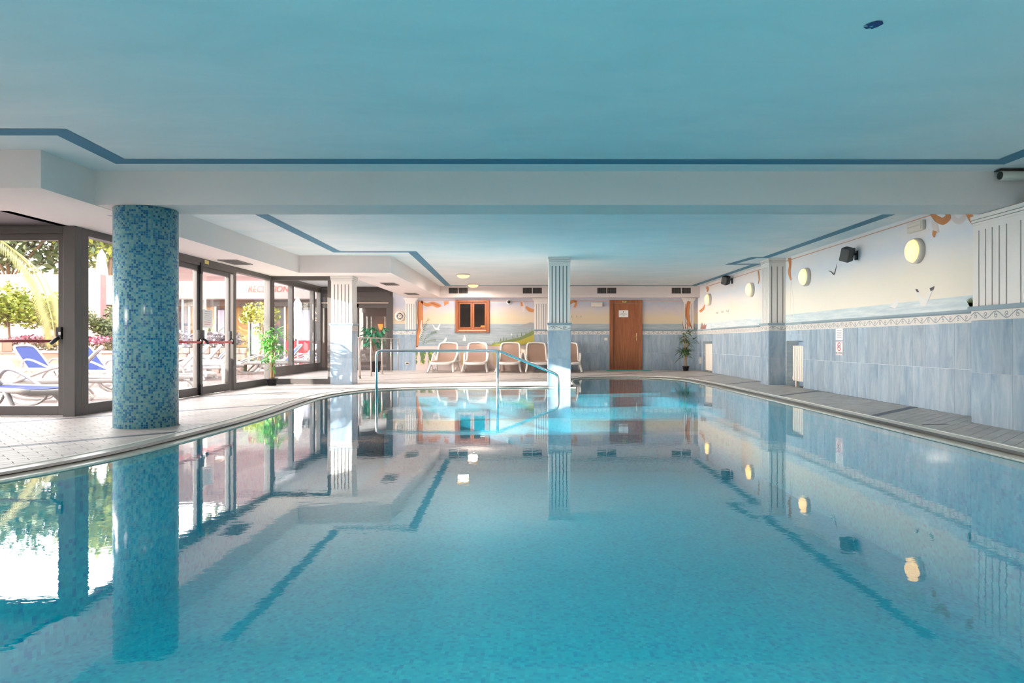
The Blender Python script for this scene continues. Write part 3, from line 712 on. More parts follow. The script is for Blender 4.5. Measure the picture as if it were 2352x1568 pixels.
n_ = MB().box(XG + .006, XG + .010, 11.02, 11.36, 1.10, 1.40).build('notice', 'paper', d3)
T = MB()
for i, (a, b) in enumerate(((.08, .26), (.07, .25), (.09, .24), (.05, .29), (.07, .27), (.05, .28), (.06, .27))): T.box(XG + .010, XG + .0115, 11.02 + a, 11.02 + b, 1.365 - i * .035, 1.371 - i * .035, mi=1 if i > 4 else 0)
T.build('print', ['ink', 'redink'], n_)
# window_4: glass facing the camera beside the sunlit column
t = struct(thing('window_4', 'glass panel facing the pool beside the sunlit column', 'window', (0, 0, 0))); T = MB()
for a, b, c, d in ((-5.34, -5.22, 0, ZS - .006), (-4.09, -4.0, 0, ZS - .006), (-5.22, -4.09, ZG1, ZS - .006), (-5.22, -4.09, 0, .12)): member(T, a, b, 13.86, 13.95, c, d)
T.build('window_frame', 'frame', t); MB().box(-5.23, -4.08, 13.90, 13.908, .11, ZG1 + .01).build('pane', 'glass', t)
# window_5: corridor glazing on X = -6.35
t = struct(thing('window_5', 'corridor glazing with dark mullions overlooking the parasol', 'window', (0, 0, 0))); T = MB()
for a, b, c, d in ((16.75, 16.87, 0, ZC), (18.15, 18.27, .25, 2.36), (19.95, 20.07, .25, 2.36), (20.6, YB, 0, ZC), (16.87, 20.6, 2.36, ZC), (16.87, 20.6, 0.0, .25)): member(T, -6.41, -6.29, a, b, c, d)
T.build('window_frame', 'frame', t)
for a, b in ((16.87, 18.15), (18.27, 19.95), (20.07, 20.6)): pane_y(t, -6.35, a - .01, b + .01, .24, 2.37)
# oblique pane between the two corners
t = struct(thing('window_6', 'oblique glass panel at the corner of the side corridor', 'window', (0, 0, 0)))
T = MB(); T.prism([(-5.32, 13.95), (-5.30, 13.95), (-6.33, 16.75), (-6.35, 16.75)], .12, 2.36); T.build('pane', 'glass', t)
T = MB(); T.prism([(-5.36, 13.95), (-5.27, 13.95), (-6.30, 16.78), (-6.39, 16.78)], 0, .12); T.prism([(-5.36, 13.95), (-5.27, 13.95), (-6.30, 16.78), (-6.39, 16.78)], 2.36, ZC); T.build('window_frame', 'frame', t)
# door_4: glass door front facing the camera at the left edge
t = struct(thing('door_4', 'glass door in a dark frame at the left edge', 'door', (0, 0, 0))); T = MB()
xl, xr_ = -6.75, -5.36
for a, b, c, d in ((xr_, -5.22, 0, ZS - .006), (xl - .14, xl, 0, ZS - .006), (xl, xr_, 2.12, ZS - .006)): member(T, a, b, YW - .06, YW + .06, c, d)
T.build('door_frame', 'frame', t); T = MB()
for a, b, c, d in ((xl + .004, xl + .075, .02, 2.115), (xr_ - .075, xr_ - .004, .02, 2.115), (xl + .075, xr_ - .075, 2.045, 2.115), (xl + .075, xr_ - .075, .02, .13)): member(T, a, b, YW - .03, YW + .03, c, d)
lf = T.build('door_leaf', 'frame', t); MB().box(xl + .07, xr_ - .07, YW - .004, YW + .004, .12, 2.05).build('pane', 'glass', lf)
MB().tube([(xl + .1, YW - .10, .88), (xr_ - .06, YW - .10, .88)], .016, 8).build('push_bar', mat('dark_red_bar', (0.20, 0.03, 0.035), 0.35), lf)
T = MB(); T.box(xr_ - .075, xr_ - .01, YW - .075, YW - .03, .90, 1.04, bevel=.006); T.tube(spline([(xr_ - .05, YW - .06, .92), (xr_ - .05, YW - .10, .90), (xr_ - .075, YW - .115, .87), (xr_ - .10, YW - .11, .855)], 4), .022, 6); bk = T.build('bar_bracket', 'black', lf)
MB().box(xr_ - .04, xr_ - .015, YW - .078, YW - .075, .95, .985).build('bracket_badge', 'white', bk)
T = MB(); member(T, -8, xl - .14, YW - .06, YW + .06, 0, .14); member(T, -8, xl - .14, YW - .06, YW + .06, 2.12, ZS - .006); T.build('side_rail', 'frame', t); MB().box(-8, xl - .13, YW - .004, YW + .004, .13, 2.13).build('pane', 'glass', t)
# door_5: dark sliding door at the corridor end
t = struct(thing('door_5', 'dark framed sliding glass door at the corridor end', 'door', (0, 0, 0))); T = MB()
for a, b in ((-6.38, -6.30), (-5.32, -5.16), (-4.32, -4.24)): member(T, a, b, YB - .02, YB + .06, 0, 2.02)
member(T, -6.3, -4.32, YB - .02, YB + .06, 1.90, 2.02); member(T, -6.3, -4.32, YB - .02, YB + .06, 0, .10); T.build('door_frame', 'frame_dark', t)
for a, b in ((-6.3, -5.32), (-5.16, -4.32)): MB().box(a - .01, b + .01, YB + .02, YB + .03, .09, 1.91).build('pane', 'glass', t)
# hall behind that door
T = MB(); T.box(-6.4, -3.9, YB + 1.7, YB + 1.8, 0, 2.6); T.box(-3.9, -3.8, YB + .2, YB + 1.8, 0, 2.6); T.box(-6.5, -6.4, YB + .2, YB + 1.8, 0, 2.6); T.box(-6.5, -3.8, YB + .2, YB + 1.8, -.1, 0); T.box(-6.5, -3.8, YB + .2, YB + 1.8, 2.6, 2.7)
struct(T.build('wall_hall', mat('hall_plaster', (0.35, 0.27, 0.25), 0.7)), 'hall seen through the dark sliding door')
for i, (x, z) in enumerate(((-4.85, 1.35), (-4.55, 1.45))):
    t = thing('hall_lamp', ('small orange lamp on the left in the hall beyond the dark door', 'small orange lamp on the right in the hall beyond the dark door')[i], 'lamp', (x, YB + 1.6, z))
    MB().box(-.03, .03, .06, .1, -.05, .05).build('bracket', 'brass', t); MB().lathe([(0.05, -.08), (0.09, .1), (.085, .1), (.045, -.08)], 16).build('lamp_shade', bpy.data.materials['amber_shade'], t)

# ------------------------------------------------------------------ painted details of the murals (flat paint, children of their wall)
def pb(px, py, d=0.004): return ((px - CX) / F * YB, YB - d, H - (py - CY) / F * YB)
def pr(px, py, d=0.004): y = XR * F / (px - CX); return (XR - d, y, H - (py - CY) / F * y)
PM = {}
for n_, c in dict(orange=(0.60, 0.25, 0.10), orange_dk=(0.40, 0.14, 0.06), pale=(0.72, 0.64, 0.62), stone=(0.66, 0.55, 0.52), stone_dk=(0.50, 0.40, 0.38), leafg=(0.14, 0.20, 0.09), lemon=(0.60, 0.55, 0.10),
                  gull=(0.78, 0.76, 0.75), dark=(0.10, 0.09, 0.10), land=(0.48, 0.42, 0.08), landg=(0.22, 0.28, 0.12), sand=(0.66, 0.50, 0.32), far=(0.38, 0.38, 0.40), line=(0.62, 0.36, 0.27), amber=(0.62, 0.27, 0.03), amber2=(0.80, 0.52, 0.04),
                  bush=(0.36, 0.16, 0.12), sun=(0.78, 0.60, 0.36)).items(): PM[n_] = mat('painted_' + n_, c, 0.8)
def paint(parent, name, pts, col, P, d=0.004):
    T = MB(); T.poly([P(x, y, d) for x, y in pts])
    return T.build(name, PM[col], parent)
def ribbon_paint(parent, name, pts, wds, col, P, d=0.004):
    S = spline([(x, y, 0) for x, y in pts], 5); T = MB(); n = len(S); Ls = []; Rs = []
    for i in range(n):
        t_ = (S[min(i + 1, n - 1)] - S[max(i - 1, 0)]).normalized(); u = i / (n - 1) * (len(wds) - 1); k = min(int(u), len(wds) - 2); wd = wds[k] + (wds[k + 1] - wds[k]) * (u - k)
        nn = Vector((-t_.y, t_.x, 0)) * wd / 2; Ls.append(S[i] + nn); Rs.append(S[i] - nn)
    for i in range(n - 1): T.poly([P(v.x, v.y, d) for v in (Ls[i], Ls[i + 1], Rs[i + 1], Rs[i])])
    return T.build(name, PM[col], parent)
B = wall_b
# sea view panel that reaches down to the floor between two pilasters
seap = MB().box(-3.43, 0.16, YB - .003, YB, 0.0, 1.30); 
m = mat('painted_sea', rough=0.75); g = NT(m); o = g.obj()
g.color(g.ramp(g.noise(g.mapping(o, (1, 1, 10)), 2.6, 6, 0.65, 0.3), [(0.3, (0.27, 0.34, 0.39)), (0.55, (0.37, 0.43, 0.47)), (0.75, (0.52, 0.53, 0.55))])); seap.build('painted_sea', m, B)
paint(B, 'painted_land', [(1122, 794), (1140, 789), (1170, 783), (1200, 777), (1226, 766), (1226, 785), (1190, 794.5)], 'land', pb, .006)
paint(B, 'painted_hill', [(1130, 788), (1160, 782), (1195, 774), (1226, 758), (1226, 768), (1195, 781), (1160, 788), (1130, 792)], 'landg', pb, .007)
paint(B, 'painted_headland', [(1180, 750), (1196, 748), (1206, 744), (1218, 740), (1226, 741), (1226, 751), (1200, 751)], 'far', pb, .006)
for x, h in ((1135, 6), (1150, 9), (1156, 11), (1163, 6), (1178, 7), (1188, 8), (1198, 9), (1208, 10), (1217, 9), (1222, 12)):
    yb_ = 793 - (x - 1118) * .27; paint(B, 'painted_cypress', [(x - 1.2, yb_), (x - .9, yb_ - h * .6), (x, yb_ - h), (x + .9, yb_ - h * .6), (x + 1.2, yb_)], 'landg', pb, .008)
paint(B, 'painted_sail', [(1063, 780), (1067, 769), (1071, 779), (1070, 783), (1064, 783)], 'gull', pb, .006)
paint(B, 'painted_sail', [(1173, 770), (1175, 764), (1177, 770)], 'gull', pb, .006)
paint(B, 'painted_gull', [(1010, 789), (1019, 782), (1023, 776), (1027, 775), (1026, 780), (1022, 788), (1016, 790)], 'gull', pb, .006)
paint(B, 'painted_gull', [(993, 744), (1000, 752), (1004, 753), (1010, 743), (1012, 744), (1008, 754), (1010, 758), (1000, 757), (996, 752)], 'gull', pb, .006)
paint(B, 'painted_ledge', [(955, 795), (1232, 793), (1232, 801), (955, 803)], 'stone', pb, .006)
paint(B, 'painted_plinth', [(955, 838), (1232, 836), (1232, 852), (955, 853)], 'stone', pb, .006)
paint(B, 'painted_foliage', [(955, 803), (1232, 801), (1232, 838), (955, 840)], 'sand', pb, .0045)
for i in range(7): 
    x = 955 + i * 9 + random.uniform(-2, 2); paint(B, 'painted_lemon_bush', [(x - 6, 805), (x + 5, 806), (x + 6, 820), (x + 2, 836), (x - 5, 832), (x - 7, 818)], 'landg' if i % 2 else 'leafg', pb, .005 + i * .0002)
    for k_ in range(3):
        cx_, cy_ = x + random.uniform(-5, 5), random.uniform(808, 832); paint(B, 'painted_lemon', [(cx_ + 1.6 * math.cos(a), cy_ + 2 * math.sin(a)) for a in [q_ * math.pi / 4 for q_ in range(8)]], 'lemon', pb, .0068)
bal = [(0, 803), (3.6, 804), (3.6, 807), (1.8, 809), (2.4, 814), (4.3, 820), (4.4, 826), (2.6, 831), (4.2, 834), (4.4, 838)]
for i in range(15):
    x = 962 + i * 18.5
    if x > 1228: break
    paint(B, 'painted_baluster', [(x + a, b) for a, b in bal] + [(x - a, b) for a, b in reversed(bal)], 'stone', pb, .0075)
# drapes on the back wall
ribbon_paint(B, 'painted_drape', [(966, 692), (965, 720), (966, 745), (960, 775), (958, 797)], [11, 12, 10, 6, 4], 'orange', pb, .006)
ribbon_paint(B, 'painted_fold', [(961, 692), (960, 720), (961, 745), (957, 775), (956, 797)], [2, 3, 2.5, 2, 1], 'orange_dk', pb, .007)
ribbon_paint(B, 'painted_fold', [(969, 735), (967, 750), (969, 758), (963, 775)], [2, 4, 5, 2], 'pale', pb, .007)
ribbon_paint(B, 'painted_drape', [(968, 692), (980, 700), (993, 697), (1004, 701), (1013, 702)], [4, 8, 9, 11, 4], 'orange', pb, .006)
ribbon_paint(B, 'painted_fold', [(990, 696), (1000, 699), (1010, 703)], [1.5, 3, 1.5], 'orange_dk', pb, .007)
paint(B, 'painted_drape', [(1019, 692), (1031, 692), (1030, 698), (1026, 698), (1021, 703)], 'orange', pb, .006)
ribbon_paint(B, 'painted_drape', [(1199, 692), (1201, 702), (1203, 712), (1202, 716)], [4, 9, 5, 5], 'pale', pb, .006)
ribbon_paint(B, 'painted_drape', [(1198, 693), (1199, 703)], [4, 6], 'orange', pb, .007)
ribbon_paint(B, 'painted_drape', [(1208, 704), (1216, 711), (1226, 714)], [4, 9, 7], 'orange', pb, .006)
ribbon_paint(B, 'painted_drape', [(1305, 700), (1315, 692), (1322, 692)], [6, 7, 5], 'orange', pb, .006); ribbon_paint(B, 'painted_drape', [(1322, 690), (1323, 698), (1319, 706)], [8, 6, 5], 'orange', pb, .006)
ribbon_paint(B, 'painted_drape', [(1582, 692), (1577, 715), (1580, 735), (1584, 750)], [7, 10, 8, 6], 'orange', pb, .05); ribbon_paint(B, 'painted_fold', [(1580, 692), (1576, 715), (1578, 735)], [1.5, 3, 1.5], 'orange_dk', pb, .051)
ribbon_paint(B, 'painted_rod', [(955, 690), (1000, 690), (1046, 690)], [1.2, 1.2], 'line', pb, .005); ribbon_paint(B, 'painted_rod', [(1125, 692), (1180, 692), (1226, 692)], [1.2, 1.2], 'line', pb, .005); ribbon_paint(B, 'painted_rod', [(1300, 691), (1350, 691), (1400, 691)], [1.2, 1.2], 'line', pb, .005); ribbon_paint(B, 'painted_rod', [(1476, 691), (1520, 691), (1577, 691)], [1.2, 1.2], 'line', pb, .005)
def frond_paint(base, tip, bend, n, L, name='painted_palm_frond'):
    T = MB(); b0, t0 = Vector(base), Vector(tip); c = (b0 + t0) / 2 + Vector(bend)
    def q_(u): return b0 * (1 - u) ** 2 + c * 2 * u * (1 - u) + t0 * u * u
    for i in range(n):
        u = 0.12 + 0.88 * i / (n - 1); p = q_(u); d = (q_(min(1, u + .03)) - q_(u - .03)).normalized()
        for sg in (-1, 1):
            nn = Vector((-d.y, d.x)) * sg; e = p + (d * .75 + nn * .66) * L * (1 - .6 * abs(u - .4)); e.y += 1.0
            T.poly([pb(p.x - d.x * .7, p.y - d.y * .7, .0072), pb(e.x, e.y, .0072), pb(p.x + d.x * .7, p.y + d.y * .7, .0072)])
    T.build(name, PM['leafg'], B)
frond_paint((966, 790), (984, 733), (-6, -6), 14, 9); frond_paint((966, 790), (1001, 762), (4, -14), 13, 8); frond_paint((966, 792), (1000, 780), (6, -8), 11, 7)
for x in (1570, 1575, 1580, 1588, 1595): ribbon_paint(B, 'painted_grass', [(x, 755), (x - 2, 748), (x - 6 + random.uniform(0, 9), 738 + random.uniform(0, 6))], [2, 1.6, .4], 'bush', pb, .052)
# right wall paint
W = wall_r
ribbon_paint(W, 'painted_rod', [(1622, 658.5), (1800, 601.5), (2000, 538), (2160, 487)], [1.6, 2.2], 'line', pr, .004)
ribbon_paint(W, 'painted_drape', [(2138, 488), (2150, 500), (2166, 508), (2178, 498), (2174, 487)], [6, 14, 17, 14, 7], 'orange', pr, .004)
ribbon_paint(W, 'painted_drape', [(2182, 484), (2192, 502), (2204, 508), (2216, 496), (2222, 482)], [7, 12, 14, 10, 6], 'pale', pr, .004)
ribbon_paint(W, 'painted_drape', [(2222, 484), (2232, 502), (2241, 518)], [12, 14, 10], 'orange', pr, .005)
ribbon_paint(W, 'painted_drape', [(2144, 504), (2148, 520), (2154, 535)], [7, 14, 10], 'pale', pr, .004); ribbon_paint(W, 'painted_drape', [(2148, 530), (2146, 538), (2147, 545)], [10, 8, 3], 'orange', pr, .005)
for pts in ([(2105, 664), (2112, 672), (2118, 684), (2126, 686), (2132, 678), (2138, 664), (2146, 660), (2138, 676), (2132, 692), (2126, 703), (2116, 702), (2112, 690)], [(2044, 703), (2052, 698), (2057, 690), (2060, 684), (2064, 690), (2062, 702), (2056, 708)]):
    paint(W, 'painted_gull', pts, 'gull', pr, .005)
paint(W, 'painted_wing_tip', [(2103, 663), (2109, 664), (2112, 671), (2107, 671)], 'dark', pr, .006); paint(W, 'painted_wing_tip', [(2136, 662), (2147, 657), (2145, 664), (2139, 669)], 'dark', pr, .006)
ribbon_paint(W, 'painted_tern', [(1903, 622), (1910, 624), (1916, 630), (1920, 618), (1923, 606)], [.8, 2, 3, 2, .7], 'dark', pr, .004); ribbon_paint(W, 'painted_tern', [(1902, 638), (1910, 634), (1916, 629)], [.6, 2, 2], 'gull', pr, .004)
for i in range(8): ribbon_paint(W, 'painted_leaf', [(2233, 708), (2231 + (i - 4) * 1.2, 698), (2232 + (i - 3.5) * 3.2, 690 - 6 * math.cos((i - 3.5) * .4))], [3, 3.5, .5], 'leafg', pr, .005)
ribbon_paint(W, 'painted_drape', [(1814, 592), (1815, 610), (1813, 625), (1817, 643)], [8, 5, 6, 3], 'orange', pr, .004)
ribbon_paint(W, 'painted_cord', [(1817, 643), (1816, 700), (1814, 760), (1812, 782)], [1.2, 1.4], 'pale', pr, .004); ribbon_paint(W, 'painted_cord', [(1817, 643), (1822, 680), (1824, 720), (1821, 780)], [1.2, 1.6], 'pale', pr, .0045)
ribbon_paint(W, 'painted_drape', [(1742, 622), (1744, 640), (1742, 652)], [3, 3, 1.5], 'orange', pr, .004)
ribbon_paint(W, 'painted_drape', [(1607, 715), (1611, 713), (1616, 708), (1619, 699)], [5, 6, 5, 1], 'orange', pr, .004); ribbon_paint(W, 'painted_drape', [(1624, 659), (1626, 664), (1625, 670)], [7, 5, 2], 'orange', pr, .004)
for i in range(6): ribbon_paint(W, 'painted_grass', [(1610 + i * 2, 755), (1611 + i * 2.2, 747), (1612 + i * 2.4, 738 + random.uniform(0, 8))], [2, 1.6, .4], 'bush', pr, .004)
for i in range(12):
    x, y = random.uniform(1793, 1803), random.uniform(668, 695); ribbon_paint(W, 'painted_leaf', [(1799, 700), (x, y + 6), (x + random.uniform(-3, 3), y)], [1, 3.2, .6], 'lemon' if i % 2 else 'landg', pr, .0045 + i * .0001)
for i in range(6):
    x, y = random.uniform(1786, 1795), random.uniform(625, 650); ribbon_paint(W, 'painted_leaf', [(1790, 655), (x, y + 4), (x + 1, y)], [.8, 2, .5], 'leafg', pr, .0045)
paint(W, 'painted_planter', [(1788, 702), (1802, 699), (1802, 760), (1788, 760)], 'amber', pr, .006); paint(W, 'painted_planter_glow', [(1795, 745), (1802, 728), (1802, 760), (1793, 760)], 'amber2', pr, .007)

# ------------------------------------------------------------------ lamps, vents, devices
def downlight(parent, watts, col=(1.0, 0.86, 0.74)):
    l = bpy.data.lights.new('lamp_light', 'AREA'); l.shape = 'DISK'; l.size = 0.26; l.energy = watts; l.color = col
    o = bpy.data.objects.new('lamp_light', l); COL.objects.link(o); o.parent = parent; o.location = (0, 0, -.115)
def wall_lamp(y, z, label):
    t = thing('wall_lamp', label, 'wall lamp', (XR, y, z), 0, 'round wall lamps along the right wall')
    MB().lathe([(0.165, 0.0), (0.168, -0.055), (0.155, -0.075), (0.150, -0.075)], 32, axis='x').build('rim', 'lamp_rim', t)
    MB().lathe([(0.150, -0.070), (0.135, -0.105), (0.095, -0.13), (0.05, -0.143), (0.001, -0.147)], 32, axis='x').build('glass_dome', 'lamp', t)
for y, lb in ((8.98, 'largest round glowing wall lamp, nearest the fluted pilaster under the beam'), (12.55, 'round glowing wall lamp above the white ribbed radiator'), (15.65, 'round glowing wall lamp just beyond the narrow fluted pilaster'), (19.3, 'smallest round glowing wall lamp, next to the far corner')): wall_lamp(y, 2.065, lb)
for x, y, lb in ((-1.62, 16.85, 'shallow dome ceiling lamp nearer the viewer above the far deck'), (-1.62, 19.75, 'shallow dome ceiling lamp close to the far wall vents'), (-1.62, 1.4, 'added unseen fill lamp on the ceiling above the viewer on the left'), (1.9, 1.4, 'added unseen fill lamp on the ceiling above the viewer on the right'), (-1.62, -2.2, 'added unseen fill lamp on the ceiling behind the viewer on the left'), (1.9, -2.2, 'added unseen fill lamp on the ceiling behind the viewer on the right')):  # the four near the viewer are unseen, added to brighten pool and ceiling
    t = thing('ceiling_lamp', lb, 'ceiling lamp', (x, y, ZC), 0, 'dome ceiling lamps')
    MB().lathe([(0.17, 0.0), (0.175, -0.02), (0.16, -0.03)], 32).build('rim', 'lamp_rim', t)
    MB().lathe([(0.16, -0.025), (0.14, -0.06), (0.09, -0.09), (0.04, -0.1), (0.001, -0.102)], 32).build('glass_dome', 'lamp', t); downlight(t, 12 if y > 8 else 28)
for i, x in enumerate((-2.12, 0.10, 2.33, 4.56)):
    t = thing('air_vent', ('wall vent above the wooden window', 'wall vent just left of the pool edge column', 'wall vent left of and above the wooden door', 'wall vent nearest the far right corner')[i], 'vent', (x, 20.45, 2.405), 0, 'four vents in the far soffit')
    MB().box(-.285, .285, -.004, .0, -.085, .085).build('backing', 'vent_dark', t)
    T = MB()
    for a, b, c, d in ((-.315, .315, .085, .105), (-.315, .315, -.105, -.085), (-.315, -.285, -.085, .085), (.285, .315, -.085, .085), (-.012, .012, -.085, .085)): T.box(a, b, -.014, 0, c, d)
    T.build('vent_frame', 'plaster', t)
    for k_ in range(20): MB().box(-.276 + k_ * .029 + (.0), -.270 + k_ * .029, -.012, -.002, -.085, .085).build('slat', 'vent_slat', t)
for i, (x, y) in enumerate(((-4.9, 11.4), (-3.2, 15.7), (-3.25, 18.9))):
    t = thing('air_vent', ('ceiling vent in the soffit beside the glass doors', 'ceiling vent in the soffit above the steel railing', 'ceiling vent in the soffit nearest the wall clock')[i], 'vent', (x, y, ZS - .005), 0, 'soffit vents')
    MB().box(-.14, .14, -.30, .30, -.004, 0).build('backing', 'vent_dark', t)
    T = MB()
    for a, b, c, d in ((-.16, .16, -.32, -.30), (-.16, .16, .30, .32), (-.16, -.14, -.3, .3), (.14, .16, -.3, .3), (-.14, .14, -.01, .01)): T.box(a, b, c, d, -.012, 0)
    T.build('vent_frame', 'vent_slat', t)
    for k_ in range(5): MB().box(-.11 + k_ * .05, -.10 + k_ * .05, -.3, .3, -.01, -.003).build('slat', 'vent_slat', t)
def speaker(y, z, label):
    t = thing('wall_speaker', label, 'speaker', (XR, y, z), 0, 'black wall speakers')
    T = MB(); T.box(-.02, 0, -.04, .04, -.06, .08); T.tube([(-.01, 0, .03), (-.09, -.02, .03)], .016, 8); T.build('bracket', 'black', t)
    b = MB().box(-.09, .09, -.075, .075, -.105, .105, bevel=.018).build('cabinet', mat('speaker_charcoal', (0.05, 0.05, 0.055), 0.6), t, (-.17, -.04, .02), (R(20), R(-14), R(38)))
    MB().box(-.093, -.089, -.06, .06, -.09, .09).build('grille', mat('speaker_grille', (0.10, 0.10, 0.10), 0.8), b)
speaker(10.66, 2.21, 'black loudspeaker on the wall nearer the viewer, over the no-diving sign'); speaker(17.2, 2.40, 'black loudspeaker on the wall between the two farthest round lamps')
def emergency(loc, rotz, label, Lw):
    t = thing('emergency_light', label, 'emergency light', loc, rotz)
    MB().box(-Lw / 2, Lw / 2, -.05, 0, -.065, .065, bevel=.012).build('housing', 'lamp_rim', t)
    T = MB(); T.box(-Lw / 2 + .02, Lw / 2 - .02, -.062, -.045, .006, .052, bevel=.005); T.box(-Lw / 2 + .02, Lw / 2 - .02, -.062, -.045, -.052, -.006, bevel=.005); T.build('diffuser', 'radiator', t)
emergency((2.06, YB, 2.0), 0, 'pale emergency light fixture on the far wall left of the door', .34); emergency((XR, 8.98, 2.385), R(-90), 'pale emergency light fixture above the largest round wall lamp', .36)
t = thing('dome_camera', 'small white dome security camera on the far wall beside the window', 'camera', (-.61, YB, 2.08))
MB().lathe([(0.07, 0), (0.07, -.03), (.055, -.045), (.05, -.045)], 24, axis='y').build('housing', 'white', t); MB().lathe([(.05, -.04), (.045, -.065), (.025, -.085), (.001, -.09)], 24, axis='y').build('dome', 'black', t)
t = thing('bullet_camera', 'grey cylindrical security camera on the beam in the upper right', 'camera', (4.72, 6.68, 2.475))
T = MB(); T.tube([(-.17, -.09, 0), (.22, -.09, 0)], .046, 20); T.build('housing', 'lamp_rim', t); MB().tube([(-.178, -.09, 0), (-.165, -.09, 0)], .038, 20).build('lens', 'black', t)
T = MB(); T.box(-.20, .22, -.135, -.045, .044, .052); T.build('sun_shield', 'black', t); MB().tube([(.12, -.06, 0), (.12, 0, 0)], .02, 10).build('bracket', 'lamp_rim', t)
t = thing('wall_clock', 'round cream wall clock with a black numeral ring', 'clock', (-3.91, YB, 1.65))
MB().lathe([(0.155, 0), (0.155, -.02), (.14, -.035), (.001, -.035)], 40, axis='y').build('case', 'lamp_rim', t)
T = MB(); n = 40
for k_ in range(n):
    a0, a1 = 2 * math.pi * k_ / n, 2 * math.pi * (k_ + 1) / n
    T.poly([(r_ * math.cos(a), -.0365, r_ * math.sin(a)) for r_, a in ((.10, a0), (.10, a1), (.062, a1), (.062, a0))])
dr = T.build('numeral_ring', 'blackink', t)
for k_ in range(12):
    a = k_ * math.pi / 6; MB().box(-.006, .006, -.038, -.0365, .070, .092).build('numeral', 'paper', dr, (0, 0, 0), (0, a, 0))
T = MB(); T.box(-.004, .004, -.042, -.039, -.01, .05); T.build('hour_hand', 'blackink', t, (0, 0, 0), (0, R(50), 0)); MB().box(-.003, .003, -.044, -.041, -.01, .06).build('minute_hand', 'blackink', t, (0, 0, 0), (0, R(-60), 0))
# sockets, switch, hooks
def plate(loc, rotz, label, dark=True, wd=.12, hh=.08, cat='wall plate'):
    t = thing('wall_plate', label, cat, loc, rotz)
    MB().box(-wd / 2, wd / 2, -.022, 0, -hh / 2, hh / 2, bevel=.004).build('cover', 'plate', t)
    MB().box(-wd / 3.2, wd / 3.2, -.025, -.021, -hh / 4, hh / 4).build('insert', 'black' if dark else 'white', t)
plate((-3.68, YB - .01, .225), 0, 'beige step light low on the tiles under the clock pilaster'); plate((-4.55, YB - .02, .225), 0, 'beige step light low beside the dark sliding door')
plate((2.33, YB - .012, .955), 0, 'pale light switch on the tiles left of the wooden door', False, .10, .08, 'light switch'); plate((XR - .01, 20.3, .32), R(-90), 'beige socket plate low beside the flat panel radiator', False, .18, .2, 'socket')
def hook(loc, rotz, label, group):
    t = thing('coat_hook', label, 'hook', loc, rotz, group)
    MB().box(-.018, .018, -.008, 0, -.035, .035, bevel=.003).build('hook_plate', 'steel', t); MB().tube(spline([(0, -.005, .0), (0, -.03, -.025), (0, -.05, -.005), (0, -.055, .02)], 4), .007, 6).build('prong', 'steel', t)
for i in range(3):
    hook((1.30 + i * .14, YB, 1.65), 0, ('coat hook on the far wall closest to the pool edge column', 'middle coat hook of three on the far wall', 'coat hook of three on the far wall nearest the emergency light')[i], 'hooks on the far wall')
    hook((XR, 18.5 - i * .5, 1.67), R(-90), ('coat hook on the right wall nearest the far corner', 'middle coat hook of three on the right wall', 'coat hook of three on the right wall nearest the viewer')[i], 'hooks on the right wall')
# signs on the right wall
t = thing('rules_notice', 'white notice with printed lines above the no-diving sign', 'notice', (XR - .012, 11.23, 1.0), R(-90))
MB().box(-.13, .13, -.004, 0, -.10, .09).build('sheet', 'paper', t)
T = MB()
for z in (.06, .03, .0, -.03, -.06): T.box(-.09, .09, -.0055, -.004, z - .004, z + .004)
T.build('print', 'ink', t)
t = thing('no_diving_sign', 'white no-diving sign with red ring on blue wall tiles', 'sign', (XR - .012, 11.23, .765), R(-90))
MB().box(-.13, .13, -.005, 0, -.11, .11).build('board', 'paper', t)
T = MB()
for k_ in range(32):
    a0, a1 = 2 * math.pi * k_ / 32, 2 * math.pi * (k_ + 1) / 32; T.poly([(r_ * math.cos(a), -.0065, .025 + r_ * math.sin(a)) for r_, a in ((.072, a0), (.072, a1), (.056, a1), (.056, a0))])
T.poly([(-.05, -.0066, .065), (-.04, -.0066, .074), (.05, -.0066, -.015), (.04, -.0066, -.024)]); T.build('red_ring', 'redink', t)
MB().tube([(.025, -.007, .055), (0, -.007, .03), (-.025, -.007, .0)], [.004, .012, .004], 6, flat=.2).build('diver_symbol', 'blackink', t)
T = MB()
for a, b, c, d in ((-.122, .122, -.104, -.100), (-.122, .122, .100, .104), (-.122, -.118, -.104, .104), (.118, .122, -.104, .104)): T.box(a, b, -.0062, -.005, c, d)
T.build('red_border', 'redink', t)
me = text_mesh('NO DIVING', .045, .0005, 'blackink'); link('caption', me, t, (0, -.0068, -.078), (R(90), 0, 0))

# radiators
t = thing('ribbed_radiator', 'white ribbed radiator standing in the wall niche by the pilaster', 'radiator', (XR + .06, 12.95, 0))
for k_ in range(8):
    y = -.30 + k_ * .085; T = MB(); T.box(-.05, .05, y - .034, y + .034, .12, .80, bevel=.012); T.build('rib', 'radiator', t)
for z in (.16, .75): MB().tube([(0, -.33, z), (0, .36, z)], .025, 8).build('header_pipe', 'radiator', t)
T = MB(); T.tube([(0, .36, .16), (0, .42, .16)], .018, 8); T.tube([(0, .42, .14), (0, .42, .2)], .022, 8); T.build('valve', 'radiator', t)
for y in (-.25, .2): MB().box(-.03, .03, y, y + .05, 0, .13).build('foot', 'radiator', t)
for y in (-.2, .2): MB().box(.045, .18, y, y + .03, .6, .63).build('wall_bracket', 'radiator', t)
t = thing('panel_radiator', 'flat beige panel radiator in the niche near the far corner', 'radiator', (XR + .07, 19.5, 0))
MB().box(-.05, -.035, -.38, .38, .06, .82, bevel=.004).build('front_panel', 'radiator', t); MB().box(-.035, .05, -.36, .36, .09, .80, bevel=.006).build('core', 'radiator', t)
for z in (.14, .76): MB().tube([(0, -.36, z), (0, -.43, z)], .016, 8).build('valve', 'steel', t)
